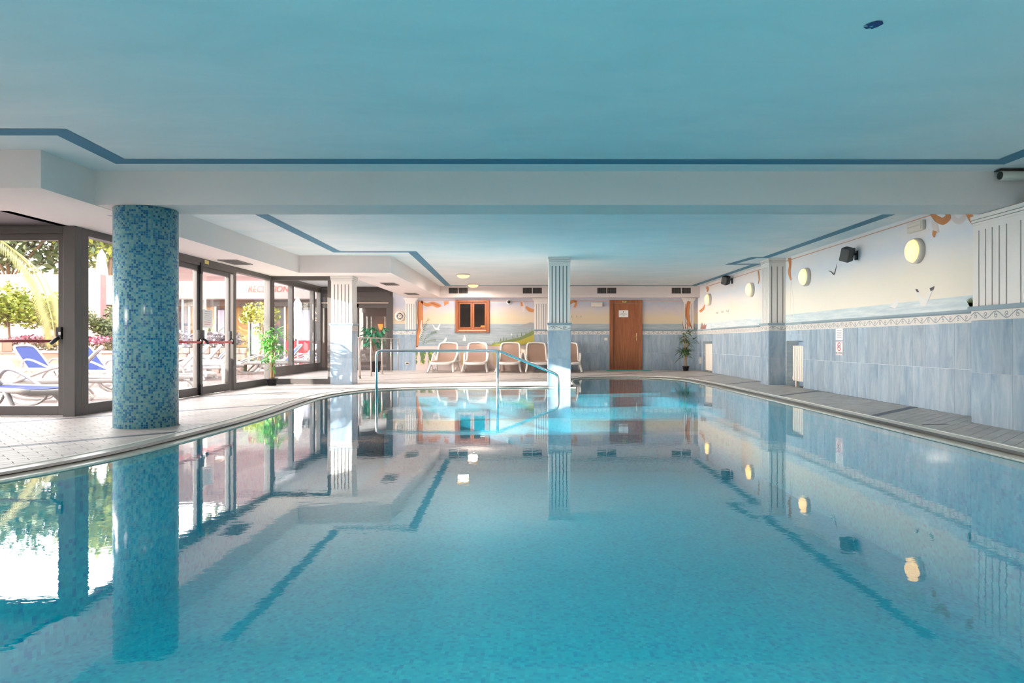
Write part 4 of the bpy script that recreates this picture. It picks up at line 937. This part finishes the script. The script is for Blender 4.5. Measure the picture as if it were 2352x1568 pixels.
for y in (-.2, .16): MB().box(.0, .16, y, y + .04, 0, .1).build('foot', 'radiator', t)

# ------------------------------------------------------------------ pool handrail, corridor railing, mat
t = thing('pool_handrail', 'bent chrome handrail rising out of the water at the pool steps', 'handrail', (0, 12.4, 0))
def rounded(pts, r, k=5):
    P = [Vector(p) for p in pts]; res = [P[0]]
    for i in range(1, len(P) - 1):
        a = (P[i - 1] - P[i]).normalized(); b = (P[i + 1] - P[i]).normalized(); p0, p2 = P[i] + a * r, P[i] + b * r
        for j in range(k + 1): u = j / k; res.append(p0 * (1 - u) ** 2 + P[i] * 2 * u * (1 - u) + p2 * u * u)
    return res + [P[-1]]
MB().tube(rounded([(-2.77, 0, -.60), (-2.77, 0, .71), (-.56, 0, .715), (.535, 0, .27), (.535, 0, -.66)], .09), .024, 14).build('top_rail', 'chrome', t)
MB().tube([(-.57, 0, -.6), (-.57, 0, .70)], .026, 14).build('post', 'chrome', t)
t = thing('corridor_railing', 'slim steel railing along the side corridor behind the sunlit column', 'railing', (-3.92, 18, 0))
ys = (-2.2, -1.06, .2, 1.4, 2.45)
MB().box(-.03, .03, -2.3, 2.5, .955, .98, bevel=.006).build('top_rail', 'steel', t)
for i, y in enumerate(ys):
    p = MB().tube([(0, y, .012), (0, y, .955)], .03 if i == 0 else .018, 10).build('post', 'steel', t); MB().lathe([(.05, .012), (.05, .022), (.02, .03)], 12, (0, y, 0)).build('foot', 'steel', p); MB().lathe([(.026, .84), (.026, .88)], 10, (0, y, 0)).build('collar', 'steel', p)
tag(MB().box(2.32, 3.62, YB - .66, YB - .06, .0125, .028, bevel=.006).build('door_mat', 'mat'), 'turquoise woven mat lying in front of the wooden door', 'mat')
for i, (x, y, a, L_) in enumerate(((4.22, 7.1, 8, .28), (4.0, 15.6, 20, .3))):
    t = thing('floor_drain', ('narrow dark drain slot in the deck near the pilaster under the beam', 'narrow dark drain slot in the far right corner of the deck')[i], 'drain', (x, y, .0118), R(a))
    MB().box(-L_ / 2, L_ / 2, -.018, .018, 0, .002).build('slot', 'black', t); MB().box(-L_ / 2 - .006, L_ / 2 + .006, -.024, .024, -.001, .001).build('rim', 'steel', t)

# ------------------------------------------------------------------ loungers
def make_lounger(label, fabric, recline=52, resin='lounger'):
    t = thing('sun_lounger', label, 'lounger')
    T = MB()
    for s in (-1, 1): T.tube(spline([(s * .25, .0, .27), (s * .29, .12, .285), (s * .30, .6, .30), (s * .30, 1.35, .30), (s * .28, 1.85, .29)], 4), .028, 8, flat=1.3)
    T.tube(spline([(-.26, .02, .27), (-.13, -.035, .26), (.13, -.035, .26), (.26, .02, .27)], 5), .032, 8, flat=1.25)
    for y in (.55, 1.1, 1.82): T.tube([(-.29, y, .285), (.29, y, .285)], .02, 6)
    T.build('frame', resin, t)
    # seat sling
    T = MB(); n = 8
    for i in range(n + 1):
        y = .02 + 1.12 * i / n
        for j in range(7): x = -.275 + .55 * j / 6; T.v.append((x, y, .312 - .012 * (1 - (x / .275) ** 2)))
    for i in range(n):
        for j in range(6): T.face([i * 7 + j, i * 7 + j + 1, (i + 1) * 7 + j + 1, (i + 1) * 7 + j], 0, True)
    b = len(T.v); T.v += [(x, y, z - .012) for x, y, z in T.v[:b]]
    for f_ in list(T.f): T.face([i + b for i in reversed(f_)], 0, True)
    T.build('seat', fabric, t)
    a = R(recline); ca, sa = math.cos(a), math.sin(a)
    def bp(u, x, dz=0.0): return (x, 1.16 + u * ca - dz * sa, .31 + u * sa + dz * ca)
    bk = MB().tube(spline([bp(*q_) for q_ in ((0, -.29), (.35, -.285), (.58, -.265), (.645, -.20), (.665, 0), (.645, .20), (.58, .265), (.35, .285), (0, .29))], 4), .027, 8, flat=1.0).build('backrest', resin, t)
    T = MB(); cols = 7; rows = [(0.0, .272), (.2, .27), (.4, .265), (.55, .255), (.62, .215), (.645, .15)]
    for u, hw in rows:
        for j in range(cols): x = -hw + 2 * hw * j / 6; T.v.append(bp(u, x, .012 * (1 - (x / .28) ** 2) * -1))
    for i in range(len(rows) - 1):
        for j in range(cols - 1): T.face([i * cols + j, i * cols + j + 1, (i + 1) * cols + j + 1, (i + 1) * cols + j], 0, True)
    b = len(T.v); T.v += [(x, y + .008, z - .008) for x, y, z in T.v[:b]]
    for f_ in list(T.f): T.face([i + b for i in reversed(f_)], 0, True)
    T.build('backrest_sling', fabric, bk)
    for s in (-1, 1):
        MB().tube(spline([(s * .31, .45, .28), (s * .335, .72, .40), (s * .345, .98, .50), (s * .345, 1.16, .515), (s * .34, 1.26, .43), (s * .33, 1.30, .28)], 4), .026, 8, flat=.8).build('armrest', resin, t)
        MB().tube(spline([(s * .29, .34, .28), (s * .32, .22, .15), (s * .355, .10, .014)], 4), [.034] * 4 + [.03] * 4 + [.028], 8).build('leg', resin, t)
        MB().tube(spline([(s * .30, 1.20, .28), (s * .32, 1.38, .16), (s * .33, 1.48, .014)], 4), .028, 8).build('leg', resin, t)
        MB().tube(spline([(s * .29, .36, .27), (s * .30, .42, .15), (s * .30, .62, .06), (s * .29, .95, .07), (s * .29, 1.1, .27)], 4), .018, 6).build('brace', resin, t)
    return t
L0 = make_lounger('x', 'taupe')
xs_in = (-2.46, -1.51, -.58, .27, 1.12)
lab_in = ('taupe lounger with white frame farthest left, under the painted gull', 'taupe lounger with white frame below the wooden window', 'taupe lounger right behind the middle post of the chrome handrail', 'taupe lounger partly hidden by the left side of the pool edge column', 'taupe lounger showing on the right of the pool edge column')
for i, x in enumerate(xs_in):
    o = L0 if i == 0 else copy_tree(L0)
    o.location = (x, 18.85 + (.06 if i > 1 else 0), .0125); o.rotation_euler = (0, 0, R((-2, 1, -1, 2, -2)[i])); tag(o, lab_in[i], 'lounger', 'taupe loungers along the far wall')

# ------------------------------------------------------------------ indoor plants
def leaf_mesh(L_, W_, mname, droop=.25, name='leaf'):
    T = MB(); n = 4
    for i in range(n + 1):
        u = i / n; wd = W_ * math.sin(math.pi * (u * .92 + .06)) ; z = -droop * L_ * u * u
        T.v += [(u * L_, -wd / 2, z), (u * L_, 0, z - .08 * W_), (u * L_, wd / 2, z)]
    for i in range(n):
        for j in range(2): T.face([i * 3 + j, i * 3 + j + 1, (i + 1) * 3 + j + 1, (i + 1) * 3 + j], 0, True)
    me = bpy.data.meshes.new(name); me.from_pydata(T.v, [], T.f); me.materials.append(M[mname]); me.polygons.foreach_set('use_smooth', T.sm); return me
def bamboo(loc, label, mname, nl, seed, ht=1.17, spread=.30):
    rnd = random.Random(seed); t = thing('potted_bamboo', label, 'potted plant', loc)
    MB().lathe([(.075, 0), (.10, .12), (.108, .12), (.108, .14), (.098, .14), (.095, .125), (.001, .125)], 20).build('pot', 'pot', t)
    MB().lathe([(.094, .126), (.05, .132), (.001, .134)], 16).build('soil', 'soil', t)
    me = leaf_mesh(.19, .036, mname)
    tops = []
    for k_ in range(5):
        a = k_ * 1.26 + rnd.random(); bx, by = .035 * math.cos(a), .035 * math.sin(a); ex, ey = rnd.uniform(-.13, .13), rnd.uniform(-.1, .1); hh = ht * rnd.uniform(.68, .92)
        P_ = spline([(bx, by, .13), (bx + ex * .2, by + ey * .2, hh * .5), (bx + ex, by + ey, hh)], 5); MB().tube(P_, .011, 6).build('cane', 'cane', t); tops.append(P_)
    cl = []
    for k_ in range(nl // 7): P_ = rnd.choice(tops); p = P_[rnd.randint(int(len(P_) * .38), len(P_) - 1)]; a = rnd.uniform(0, 6.28); r_ = rnd.uniform(.02, spread * .6); cl.append((p.x + r_ * math.cos(a), p.y + r_ * math.sin(a) * .8, p.z + rnd.uniform(-.02, .16)))
    for c in cl:
        for k_ in range(7):
            a = rnd.uniform(0, 6.28); e = rnd.uniform(-.5, .75); s = rnd.uniform(.7, 1.25); link('leaf', me, t, c, (0, -e, a), (s, s, s))
    return t
bamboo((-5.06, 13.45, .0125), 'bright green potted bamboo beside the glass corner', 'leaf_bright', 294, 3, 1.2, .40)
bamboo((4.66, 20.28, .0125), 'dark green potted bamboo in the far right corner', 'leaf_dark', 252, 5, 1.15, .27)
rnd = random.Random(9); t = thing('potted_ficus', 'glossy dark green leafy plant behind the steel railing', 'potted plant', (-4.42, 19.6, .0125))
MB().lathe([(.13, 0), (.17, .28), (.18, .28), (.18, .31), (.16, .31), (.155, .28), (.001, .28)], 20).build('pot', 'pot', t); MB().lathe([(.154, .283), (.001, .29)], 16).build('soil', 'soil', t)
for k_ in range(3): MB().tube(spline([(rnd.uniform(-.03, .03), rnd.uniform(-.03, .03), .28), (rnd.uniform(-.08, .08), rnd.uniform(-.08, .08), .6), (rnd.uniform(-.2, .2), rnd.uniform(-.15, .15), 1.05)], 4), .012, 6).build('stem', 'bark', t)
me = leaf_mesh(.13, .07, 'leaf_ficus', .35)
for k_ in range(150):
    a = rnd.uniform(0, 6.28); r_ = rnd.uniform(.06, .36) ; link('leaf', me, t, (r_ * math.cos(a), r_ * .8 * math.sin(a), 1.0 + rnd.uniform(-.26, .33) * (1 - r_ * .6)), (rnd.uniform(-.6, .6), rnd.uniform(-.2, 1.0), a + rnd.uniform(-.8, .8)))

# ------------------------------------------------------------------ outside: terrace, garden, buildings
m = mat('terrace_paving', rough=0.7); g = NT(m); o = g.obj()
br = g.n('ShaderNodeTexBrick'); g.L.new(o, br.inputs['Vector']); br.inputs['Scale'].default_value = 2.2; br.inputs['Color1'].default_value = (.25, .18, .165, 1); br.inputs['Color2'].default_value = (.29, .21, .19, 1); br.inputs['Mortar'].default_value = (.17, .13, .12, 1); br.inputs['Mortar Size'].default_value = .012
g.color(br.outputs['Color']); M['terrace'] = m
T = MB(); T.prism([(-45, YW + .06), (-8, YW + .06), (-8, -40), (-45, -40)][::-1], -.3, -.03)
T.prism([(-45, YW + .06), (XG - .06, YW + .06), (XG - .06, 13.95), (-6.42, 16.8), (-6.42, 60), (-45, 60)], -.3, -.03); struct(T.build('terrace', 'terrace'), 'pinkish paved terrace outside the glazing')
T = MB(); T.box(-45, 40, -44, -4.25, -.3, -.04); struct(T.build('ground', mat('garden_ground', (.36, .33, .26), .95)), 'garden ground behind the viewer')
M['stucco'] = mat('pink_stucco', (.20, .12, .115), .85, bump=(40, .1)); M['stucco_w'] = mat('white_stucco', (.27, .235, .23), .85); M['ochre'] = mat('ochre_stucco', (.30, .18, .08), .85); M['peach'] = mat('peach_stucco', (.30, .17, .12), .85, bump=(30, .15))
def scatter(T, n, c, rad, size, rnd, shell=.5, aspect=.45):
    for _ in range(n):
        while True:
            v = Vector((rnd.uniform(-1, 1), rnd.uniform(-1, 1), rnd.uniform(-1, 1)))
            if shell < v.length < 1: break
        p = Vector((c[0] + v.x * rad[0], c[1] + v.y * rad[1], c[2] + v.z * rad[2]))
        d = Vector((rnd.gauss(0, 1), rnd.gauss(0, 1), rnd.gauss(0, .6))).normalized(); u = d.cross(Vector((rnd.gauss(0, 1), rnd.gauss(0, 1), rnd.gauss(0, 1)))).normalized(); s = size * rnd.uniform(.6, 1.3)
        T.poly([p - d * s * .5, p + u * s * aspect * .5, p + d * s * .5, p - u * s * aspect * .5])
# planter wall with flower bed
PY = 16.3
t = thing('planter_wall', 'peach planter wall with capped top full of red and pink flowers', 'planter', (-12.5, PY, 0))
MB().box(-6, 2.6, 0, .25, -.05, .60).build('wall_body', 'peach', t); MB().box(-6, 2.62, -.04, .28, .60, .66, bevel=.01).build('coping', 'stucco_w', t); MB().box(-6, 2.6, .25, 1.6, -.05, .58).build('soil', 'soil', t)
rnd = random.Random(4)
T = MB()
for k_ in range(60): scatter(T, 45, (rnd.uniform(-5.8, 2.5), rnd.uniform(.2, 1.0), rnd.uniform(.68, .85)), (.25, .22, .14), .09, rnd, .2)
tag(T.build('flowerbed_leaves', 'flower_leaf', t), kind='stuff')
T = MB()
for k_ in range(60): scatter(T, 40, (rnd.uniform(-5.8, 2.5), rnd.uniform(.15, 1.0), rnd.uniform(.86, .98)), (.25, .22, .08), .08, rnd, .1, .8)
tag(T.build('flower_heads', 'flower', t), kind='stuff')
# stone retaining wall further right, behind the glass
t = thing('stone_planter', 'low rough stone planter with a purple hedge outside the glass doors', 'planter', (-10.5, 19.6, 0)); rnd = random.Random(5)
MB().box(-1.2, 2.2, .1, .5, -.05, .72).build('mortar_core', 'soil', t)
M['rock'] = tiled('rough_stone', (.30, .20, .17), (.52, .38, .32), .9, (3, 3, 3), .3, .4)
for row in range(4):
    x = -1.25 + rnd.uniform(-.1, .05)
    while x < 2.2:
        wd = rnd.uniform(.2, .42); MB().box(x, x + wd - .02, .0 + rnd.uniform(0, .03), .2, -.04 + row * .19, .135 + row * .19, bevel=.03).build('stone', 'rock', t); x += wd
T = MB()
for k_ in range(40): scatter(T, 70, (rnd.uniform(-1.1, 2.1), rnd.uniform(.1, .6), rnd.uniform(.78, 1.08)), (.25, .25, .16), .09, rnd, .1, .7)
tag(T.build('hedge_leaves', 'hedge', t), kind='stuff')
def tree(name, label, loc, ht, crown, rad, n, size, mname, seed, trunks=1, lean=(0, 0)):
    rnd = random.Random(seed); t = thing(name, label, 'tree', loc); T = MB()
    for k_ in range(trunks):
        tp = (lean[0] + rnd.uniform(-.2, .2) * rad[0], lean[1] + rnd.uniform(-.2, .2) * rad[1], crown)
        P_ = spline([(0, 0, -.05), (tp[0] * .3 + rnd.uniform(-.05, .05), tp[1] * .3, ht * .5), (tp[0] * .7, tp[1] * .7, ht), tp], 4); r0 = .03 + .018 * crown; T.tube(P_, [r0 * (1 - .6 * i / len(P_)) for i in range(len(P_))], 7)
        for q_ in range(5):
            a = rnd.uniform(0, 6.28); e = (tp[0] + rad[0] * .7 * math.cos(a), tp[1] + rad[1] * .7 * math.sin(a), crown + rad[2] * rnd.uniform(-.3, .6)); T.tube(spline([P_[-4], ((P_[-4].x + e[0]) / 2, (P_[-4].y + e[1]) / 2, (P_[-4].z + e[2]) / 2 + .1), e], 3), r0 * .35, 5)
    T.build('trunk', 'bark', t)
    T = MB()
    for q_ in range(max(6, n // 90)):
        v = Vector((rnd.gauss(0, 1), rnd.gauss(0, 1), rnd.gauss(0, 1))).normalized() * rnd.uniform(.25, .78)
        scatter(T, 90, (lean[0] + v.x * rad[0], lean[1] + v.y * rad[1], crown + v.z * rad[2]), tuple(.36 * r_ for r_ in rad), size, rnd, .1)
    tag(T.build('foliage', mname, t), kind='stuff'); return t
tree('lemon_tree', 'bushy yellow green lemon tree left of the door stile outside', (-13.1, 17.2, .58), .5, 1.15, (.85, .6, .65), 2600, .13, 'leaf_lemon', 11)
tree('lemon_tree', 'bushy yellow green lemon tree closest to the dark door frame outside', (-12.1, 17.4, .58), .5, 1.05, (.75, .55, .6), 2300, .13, 'leaf_lemon', 12)
tree('garden_shrub', 'grey green shrub seen between the door corner and the mosaic column', (-10.7, 17.3, .58), .3, .75, (.75, .5, .5), 1200, .13, 'leaf_tree', 13)
tree('garden_tree', 'large tree above the pink garden wall on the far left', (-19.5, 26, 0), 2.5, 5.2, (3.6, 2.5, 2.0), 5000, .34, 'leaf_tree', 14)
tree('garden_tree', 'tall pale tree rising above the white terrace behind the corner post', (-17.0, 27.5, 0), 2.8, 5.8, (2.3, 2.2, 2.2), 3600, .32, 'leaf_lemon', 15)
tree('garden_tree', 'tall tree above the reception roof', (-13.0, 34, 0), 4, 7.5, (3.2, 2.2, 2.4), 3600, .36, 'leaf_tree', 16)
MB().box(-30, -13.5, 21.5, 21.8, -.05, 3.0).build('garden_wall', 'stucco'); tag(bpy.data.objects['garden_wall'], 'smooth pink garden wall behind the lemon trees', 'wall')
t = thing('upper_terrace', 'white rendered upper terrace behind the corner of the glazing', 'building', (-15, 23.5, 0)); MB().box(-.6, 2.4, 0, .4, 2.15, 3.15).build('parapet', 'stucco_w', t); MB().box(-.6, 2.4, .05, .4, -.05, 2.15).build('lower_wall', mat('dark_brown_wall', (.22, .13, .10), .9), t)  # lower wall in one even dark brown
# RECEPTION building
t = thing('reception_building', 'pale building with a white fascia reading RECEPTION', 'building', (-11.2, 28, 0))
MB().box(-4.5, 5.0, .6, 1.0, -.05, 2.62).build('wall', 'ochre', t); f_ = MB().box(-4.8, 5.6, -.6, .1, 2.60, 3.32, bevel=.02).build('fascia', 'stucco_w', t); MB().box(-4.8, 5.6, -.6, 1.2, 3.32, 3.4).build('roof_slab', 'stucco', t); MB().box(-4.8, 5.6, .3, .6, 2.35, 2.62).build('lintel', 'frame', t); MB().box(-4.6, 5.4, .9, 1.3, 3.4, 6.0).build('upper_wall', 'stucco', t)
M['sign_red'] = mat('faded_red_lettering', (.30, .08, .06), .7)
me = text_mesh('RECEPTION', .36, .004, 'sign_red', .25); o = link('lettering', me, f_, (0.72, -.61, 2.98), (R(90), 0, 0)); o.scale = (.86, 1, 1)
M['curtain'] = mat('pale_curtain', (.42, .42, .52), .9)
for i, (a, b) in enumerate(((-4.3, -3.0), (-1.9, -1.2), (-.5, 1.0), (1.4, 2.6))):
    wdw = MB().box(a, b, .54, .6, .05, 2.3).build('shop_window', mat('dark_shop_glass_%d' % i, (.05, .05, .065), .15), t)
    T = MB(); n = 24
    for k_ in range(n + 1): x = a + .1 + (b - a - .2) * .55 * k_ / n; T.v += [(x, .52 + .012 * math.sin(k_ * 1.7), .35), (x, .52 + .012 * math.sin(k_ * 1.7), 2.2)]
    for k_ in range(n): T.face([2 * k_, 2 * k_ + 2, 2 * k_ + 3, 2 * k_ + 1], 0, True)
    T.build('curtain', 'curtain', wdw)
    T = MB()
    for x in (a, b): T.box(x - .03, x + .03, .5, .56, .0, 2.35)
    T.build('window_frame', 'white', wdw)
for x in (-2.9, 3.6): MB().box(x, x + .06, -.3, -.24, -.05, 2.6).build('post', 'white', t)
# white far building to close the view at left of the reception
t = thing('side_building', 'pink shaded building with vertical panels left of the reception', 'building', (-18.2, 30, 0)); MB().box(-3, 2.4, 0, .6, -.05, 2.4).build('wall', 'stucco', t); MB().box(-3, 2.4, -.2, .5, 2.4, 4.4).build('upper_wall', 'stucco_w', t)
for k_ in range(6): MB().box(-2.5 + k_ * .8, -2.2 + k_ * .8, -.05, 0, .5, 2.3).build('panel', mat('beige_panel_%d' % k_, (.58, .46, .38), .8), t)
# parasols
def parasol(loc, label, ht=2.35, s=1.0):
    t = thing('closed_parasol', label, 'parasol', loc); MB().tube([(0, 0, .0), (0, 0, ht)], .022, 8).build('pole', 'white', t); MB().lathe([(.26, -.02), (.26, .05), (.05, .09)], 20).build('base', 'lamp_rim', t)
    T = MB(); n = 32
    prof = [(.25, ht - 1.45), (.23, ht - 1.3), (.17, ht - .8), (.11, ht - .35), (.09, ht - .3)]
    for r_, z in prof:
        for k_ in range(n): a = 2 * math.pi * k_ / n; rr = r_ * (1 + .22 * math.cos(8 * a)); T.v.append((rr * math.cos(a) * s, rr * math.sin(a) * s, z + (.03 * math.cos(8 * a) if z == prof[0][1] else 0)))
    for i in range(len(prof) - 1):
        for k_ in range(n): T.face([i * n + k_, i * n + (k_ + 1) % n, (i + 1) * n + (k_ + 1) % n, (i + 1) * n + k_], 0, True)
    T.build('canopy', mat('white_canvas', (.74, .73, .72), .9), t)
    T = MB(); prof = [(.15, ht - .34), (.12, ht - .2), (.05, ht - .05), (.012, ht + .02)]
    for r_, z in prof:
        for k_ in range(n): a = 2 * math.pi * k_ / n; rr = r_ * (1 + .15 * math.cos(8 * a)); T.v.append((rr * math.cos(a) * s, rr * math.sin(a) * s, z))
    for i in range(len(prof) - 1):
        for k_ in range(n): T.face([i * n + k_, i * n + (k_ + 1) % n, (i + 1) * n + (k_ + 1) % n, (i + 1) * n + k_], 0, True)
    T.build('vent_cap', bpy.data.materials['white_canvas'], t)
parasol((-8.1, 23.9, -.03), 'closed white parasol among the loungers outside the corridor glazing', 2.45)
parasol((-15.9, 25.4, 2.2), 'small closed white parasol up on the white terrace', 2.1)
# citrus tree beside the parasol, yucca, red pots
tree('citrus_tree', 'twisted citrus tree in front of the ochre wall outside the corridor', (-7.2, 25.6, -.03), .9, 1.9, (1.0, .6, .85), 900, .16, 'leaf_citrus', 21, 2)
tree('citrus_tree', 'light green bush tree left of the closed parasol', (-9.4, 23.8, -.03), .7, 1.65, (.75, .5, .75), 900, .15, 'leaf_lemon', 22)
t = thing('yucca_plant', 'spiky yucca rising above the purple hedge', 'shrub', (-9.6, 20.4, .6)); rnd = random.Random(31)
MB().lathe([(.07, -.5), (.06, .1), (.03, .3)], 10).build('trunk', 'bark', t)
me = leaf_mesh(.85, .045, 'yucca', .18)
for k_ in range(46): link('leaf', me, t, (0, 0, .2), (0, -rnd.uniform(.15, 1.45), rnd.uniform(0, 6.28)), (rnd.uniform(.7, 1.1), 1, 1))
for i, (x, y, c) in enumerate(((-8.4, 25.0, 'wide'), (-7.0, 24.7, 'round'))):
    t = thing('red_planter', ('low red planter box behind the closed parasol', 'red planter under the twisted citrus tree')[i], 'planter', (x, y, -.03)); MB().box(-.45 + .15 * i, .45 - .15 * i, -.2, .2, 0, .95, bevel=.03).build('box', mat('red_plastic_%d' % i, (.45, .04, .07), .5), t); MB().box(-.4 + .15 * i, .4 - .15 * i, -.16, .16, .945, .955).build('soil', 'soil', t)
# palm tree: trunk out of view, drooping fronds
t = thing('palm_tree', 'golden palm frond drooping past the glass door', 'palm tree', (-14.8, 14.2, -.03)); rnd = random.Random(41)
MB().tube(spline([(0, 0, 0), (.05, .02, 2.0), (0, .0, 4.0)], 6), [.2 - .004 * i for i in range(13)], 10).build('trunk', 'bark', t)
fr = [((0, 0, 4.0), (2.0, .5, 3.9), (3.3, .8, 3.05), (3.95, .85, 2.35), (4.3, .8, 1.5), (4.42, .75, .85))]
for k_ in range(11):
    a = 1.9 + k_ * .44; L_ = rnd.uniform(1.7, 2.1); fr.append(((0, 0, 4.0), (math.cos(a) * L_ * .4, math.sin(a) * L_ * .4, 4.7), (math.cos(a) * L_ * .85, math.sin(a) * L_ * .85, 4.5), (math.cos(a) * L_ * 1.15, math.sin(a) * L_ * 1.15, 3.7)))
for P_ in fr:
    S = spline(P_, 14); T = MB(); T.tube(S, [.022 * (1 - .75 * i / len(S)) + .003 for i in range(len(S))], 6); st = T.build('frond_rib', 'palm', t); T = MB(); n = len(S)
    up = Vector((0, 0, 1))
    for i in range(3, n):
        for h_ in (0, .5):
            p = S[i] if h_ == 0 or i == n - 1 else (S[i] + S[i + 1]) / 2; d = (S[min(i + 1, n - 1)] - S[i - 1]).normalized(); sd = d.cross(up).normalized(); L_ = .62 * math.sin(math.pi * (.15 + .8 * i / n)) + .06
            for sg in (-1, 1):
                e = p + (sd * sg * .80 + d * .52 - up * .25).normalized() * L_; wv = d * .017; mid = (p + e) / 2 + up * .03
                T.poly([p - wv, mid - wv, e, mid + wv])
    tag(T.build('frond_leaflets', 'palm', t), kind='stuff')
# unseen house added on the left to keep direct sun off the near hall
t = thing('added_shade_house', 'unseen pale house added on the far left to block the sun', 'building', (-25, 0, -.03))
MB().box(-5, 0, -12, 3.7, 0, 8.2).build('wall', 'stucco_w', t); MB().box(-5.2, .2, -12.2, 3.9, 8.2, 8.5).build('roof', 'stucco', t)
for yy in (-10.5, -7.2, -3.8, -.5):
    for zz in (.9, 4.0): wd_ = MB().box(-.02, .03, yy, yy + 1.3, zz, zz + 1.5).build('window', mat('house_window_%d_%d' % (yy * 2, zz), (.08, .09, .11), .1), t)
for i, yy in enumerate((10.7, 12.5, 14.3, 16.1)):  # unseen pines added to keep sun off the corridor glazing and garden
    tree('added_shade_pine', ('nearest pine in the unseen row added for shade', 'second pine in the unseen row added for shade', 'third pine in the unseen row added for shade', 'farthest pine in the unseen row added for shade')[i], (-22, yy, -.03), 3.0, 5.5, (1.3, 1.2, 2.7), 4500, .42, 'leaf_tree', 60 + i)
# outdoor loungers: blue mesh
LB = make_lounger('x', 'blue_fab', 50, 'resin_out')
spots = [(-10.6, 15.1, 80, 'blue lounger with raised back in front of the peach planter wall'), (-8.7, 14.1, 80, 'blue lounger seen between the door corner and the mosaic column'), (-7.0, 8.95, 75, 'white lounger closest to the glass door at the left edge'),
         (-7.35, 10.45, -60, 'white lounger with its back just left of the mosaic column'), (-6.75, 11.7, -60, 'blue lounger just right of the mosaic column'), (-6.9, 12.75, -60, 'blue lounger behind the meeting stile of the glass doors'),
         (-8.2, 15.85, -60, 'nearest of three blue loungers lined up beyond the white table'), (-8.3, 16.72, -60, 'middle of three blue loungers lined up beyond the white table'), (-8.4, 17.59, -60, 'farthest of three blue loungers lined up beyond the white table'),
         (-7.75, 19.2, -60, 'blue lounger leftmost outside the corridor glazing'), (-7.6, 20.65, -60, 'second blue lounger from the left outside the corridor glazing'), (-7.5, 21.95, -60, 'third blue lounger from the left outside the corridor glazing'), (-7.45, 23.1, -60, 'blue lounger outside nearest the sunlit column')]
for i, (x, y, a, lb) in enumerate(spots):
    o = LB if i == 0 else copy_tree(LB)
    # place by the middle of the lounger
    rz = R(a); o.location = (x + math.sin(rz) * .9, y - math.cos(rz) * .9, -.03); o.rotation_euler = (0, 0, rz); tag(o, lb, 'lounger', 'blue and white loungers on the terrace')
t = thing('plastic_table', 'white plastic side table outside the glass door leaf', 'table', (-6.5, 14.0, -.03))
MB().box(-.4, .4, -.3, .3, .50, .535, bevel=.012).build('table_top', 'lounger', t); MB().box(-.36, .36, -.26, .26, .44, .50).build('apron', 'lounger', t)
for x in (-.34, .34):
    for y in (-.25, .25): MB().tube([(x, y, .46), (x * 1.08, y * 1.08, 0)], [.04, .03], 6).build('leg', 'lounger', t)
# bicycle at the left edge
t = thing('bicycle', 'pale bicycle with a basket parked at the left edge outside', 'bicycle', (-10.1, 12.9, -.03), R(10))
for x, nm in ((0, 'wheel'), (-1.05, 'wheel')):
    wh = MB().tube([(x + .33 * math.cos(a), 0, .34 + .33 * math.sin(a)) for a in [k_ * math.pi / 16 for k_ in range(32)]], .018, 8, closed=True).build(nm, mat('cream_tyre_%d' % (x < 0), (.70, .64, .55), .6), t)
    T = MB()
    for k_ in range(12): a = k_ * math.pi / 6; T.tube([(x, 0, .34), (x + .32 * math.cos(a), 0, .34 + .32 * math.sin(a))], .003, 4)
    T.build('spokes', 'steel', wh)
T = MB()
for a, b in (((0, 0, .34), (-.18, 0, .95)), ((-.15, 0, .78), (-.65, 0, .33)), ((-.65, 0, .33), (-.78, 0, .85)), ((-.65, 0, .33), (-1.05, 0, .34)), ((-.77, 0, .75), (-1.05, 0, .34)), ((-.17, 0, .88), (-.76, 0, .72))): T.tube([a, b], .018, 8)
T.build('frame', 'lounger', t); MB().tube(spline([(-.28, -.25, 1.02), (-.18, -.15, 1.0), (-.17, 0, .97), (-.18, .15, 1.0), (-.28, .25, 1.02)], 4), .013, 6).build('handlebar', 'steel', t)
T = MB(); T.box(-.10, .22, -.16, .16, .70, .72); 
for x0, x1, y0, y1 in ((-.10, -.08, -.16, .16), (.20, .22, -.16, .16), (-.10, .22, -.16, -.14), (-.10, .22, .14, .16)): T.box(x0, x1, y0, y1, .70, .95)
T.build('basket', mat('wicker', (.32, .20, .13), .8), t); MB().lathe([(.02, .84), (.10, .87), (.08, .90), (.001, .91)], 12, (-.80, 0, 0)).build('saddle', 'black', t)
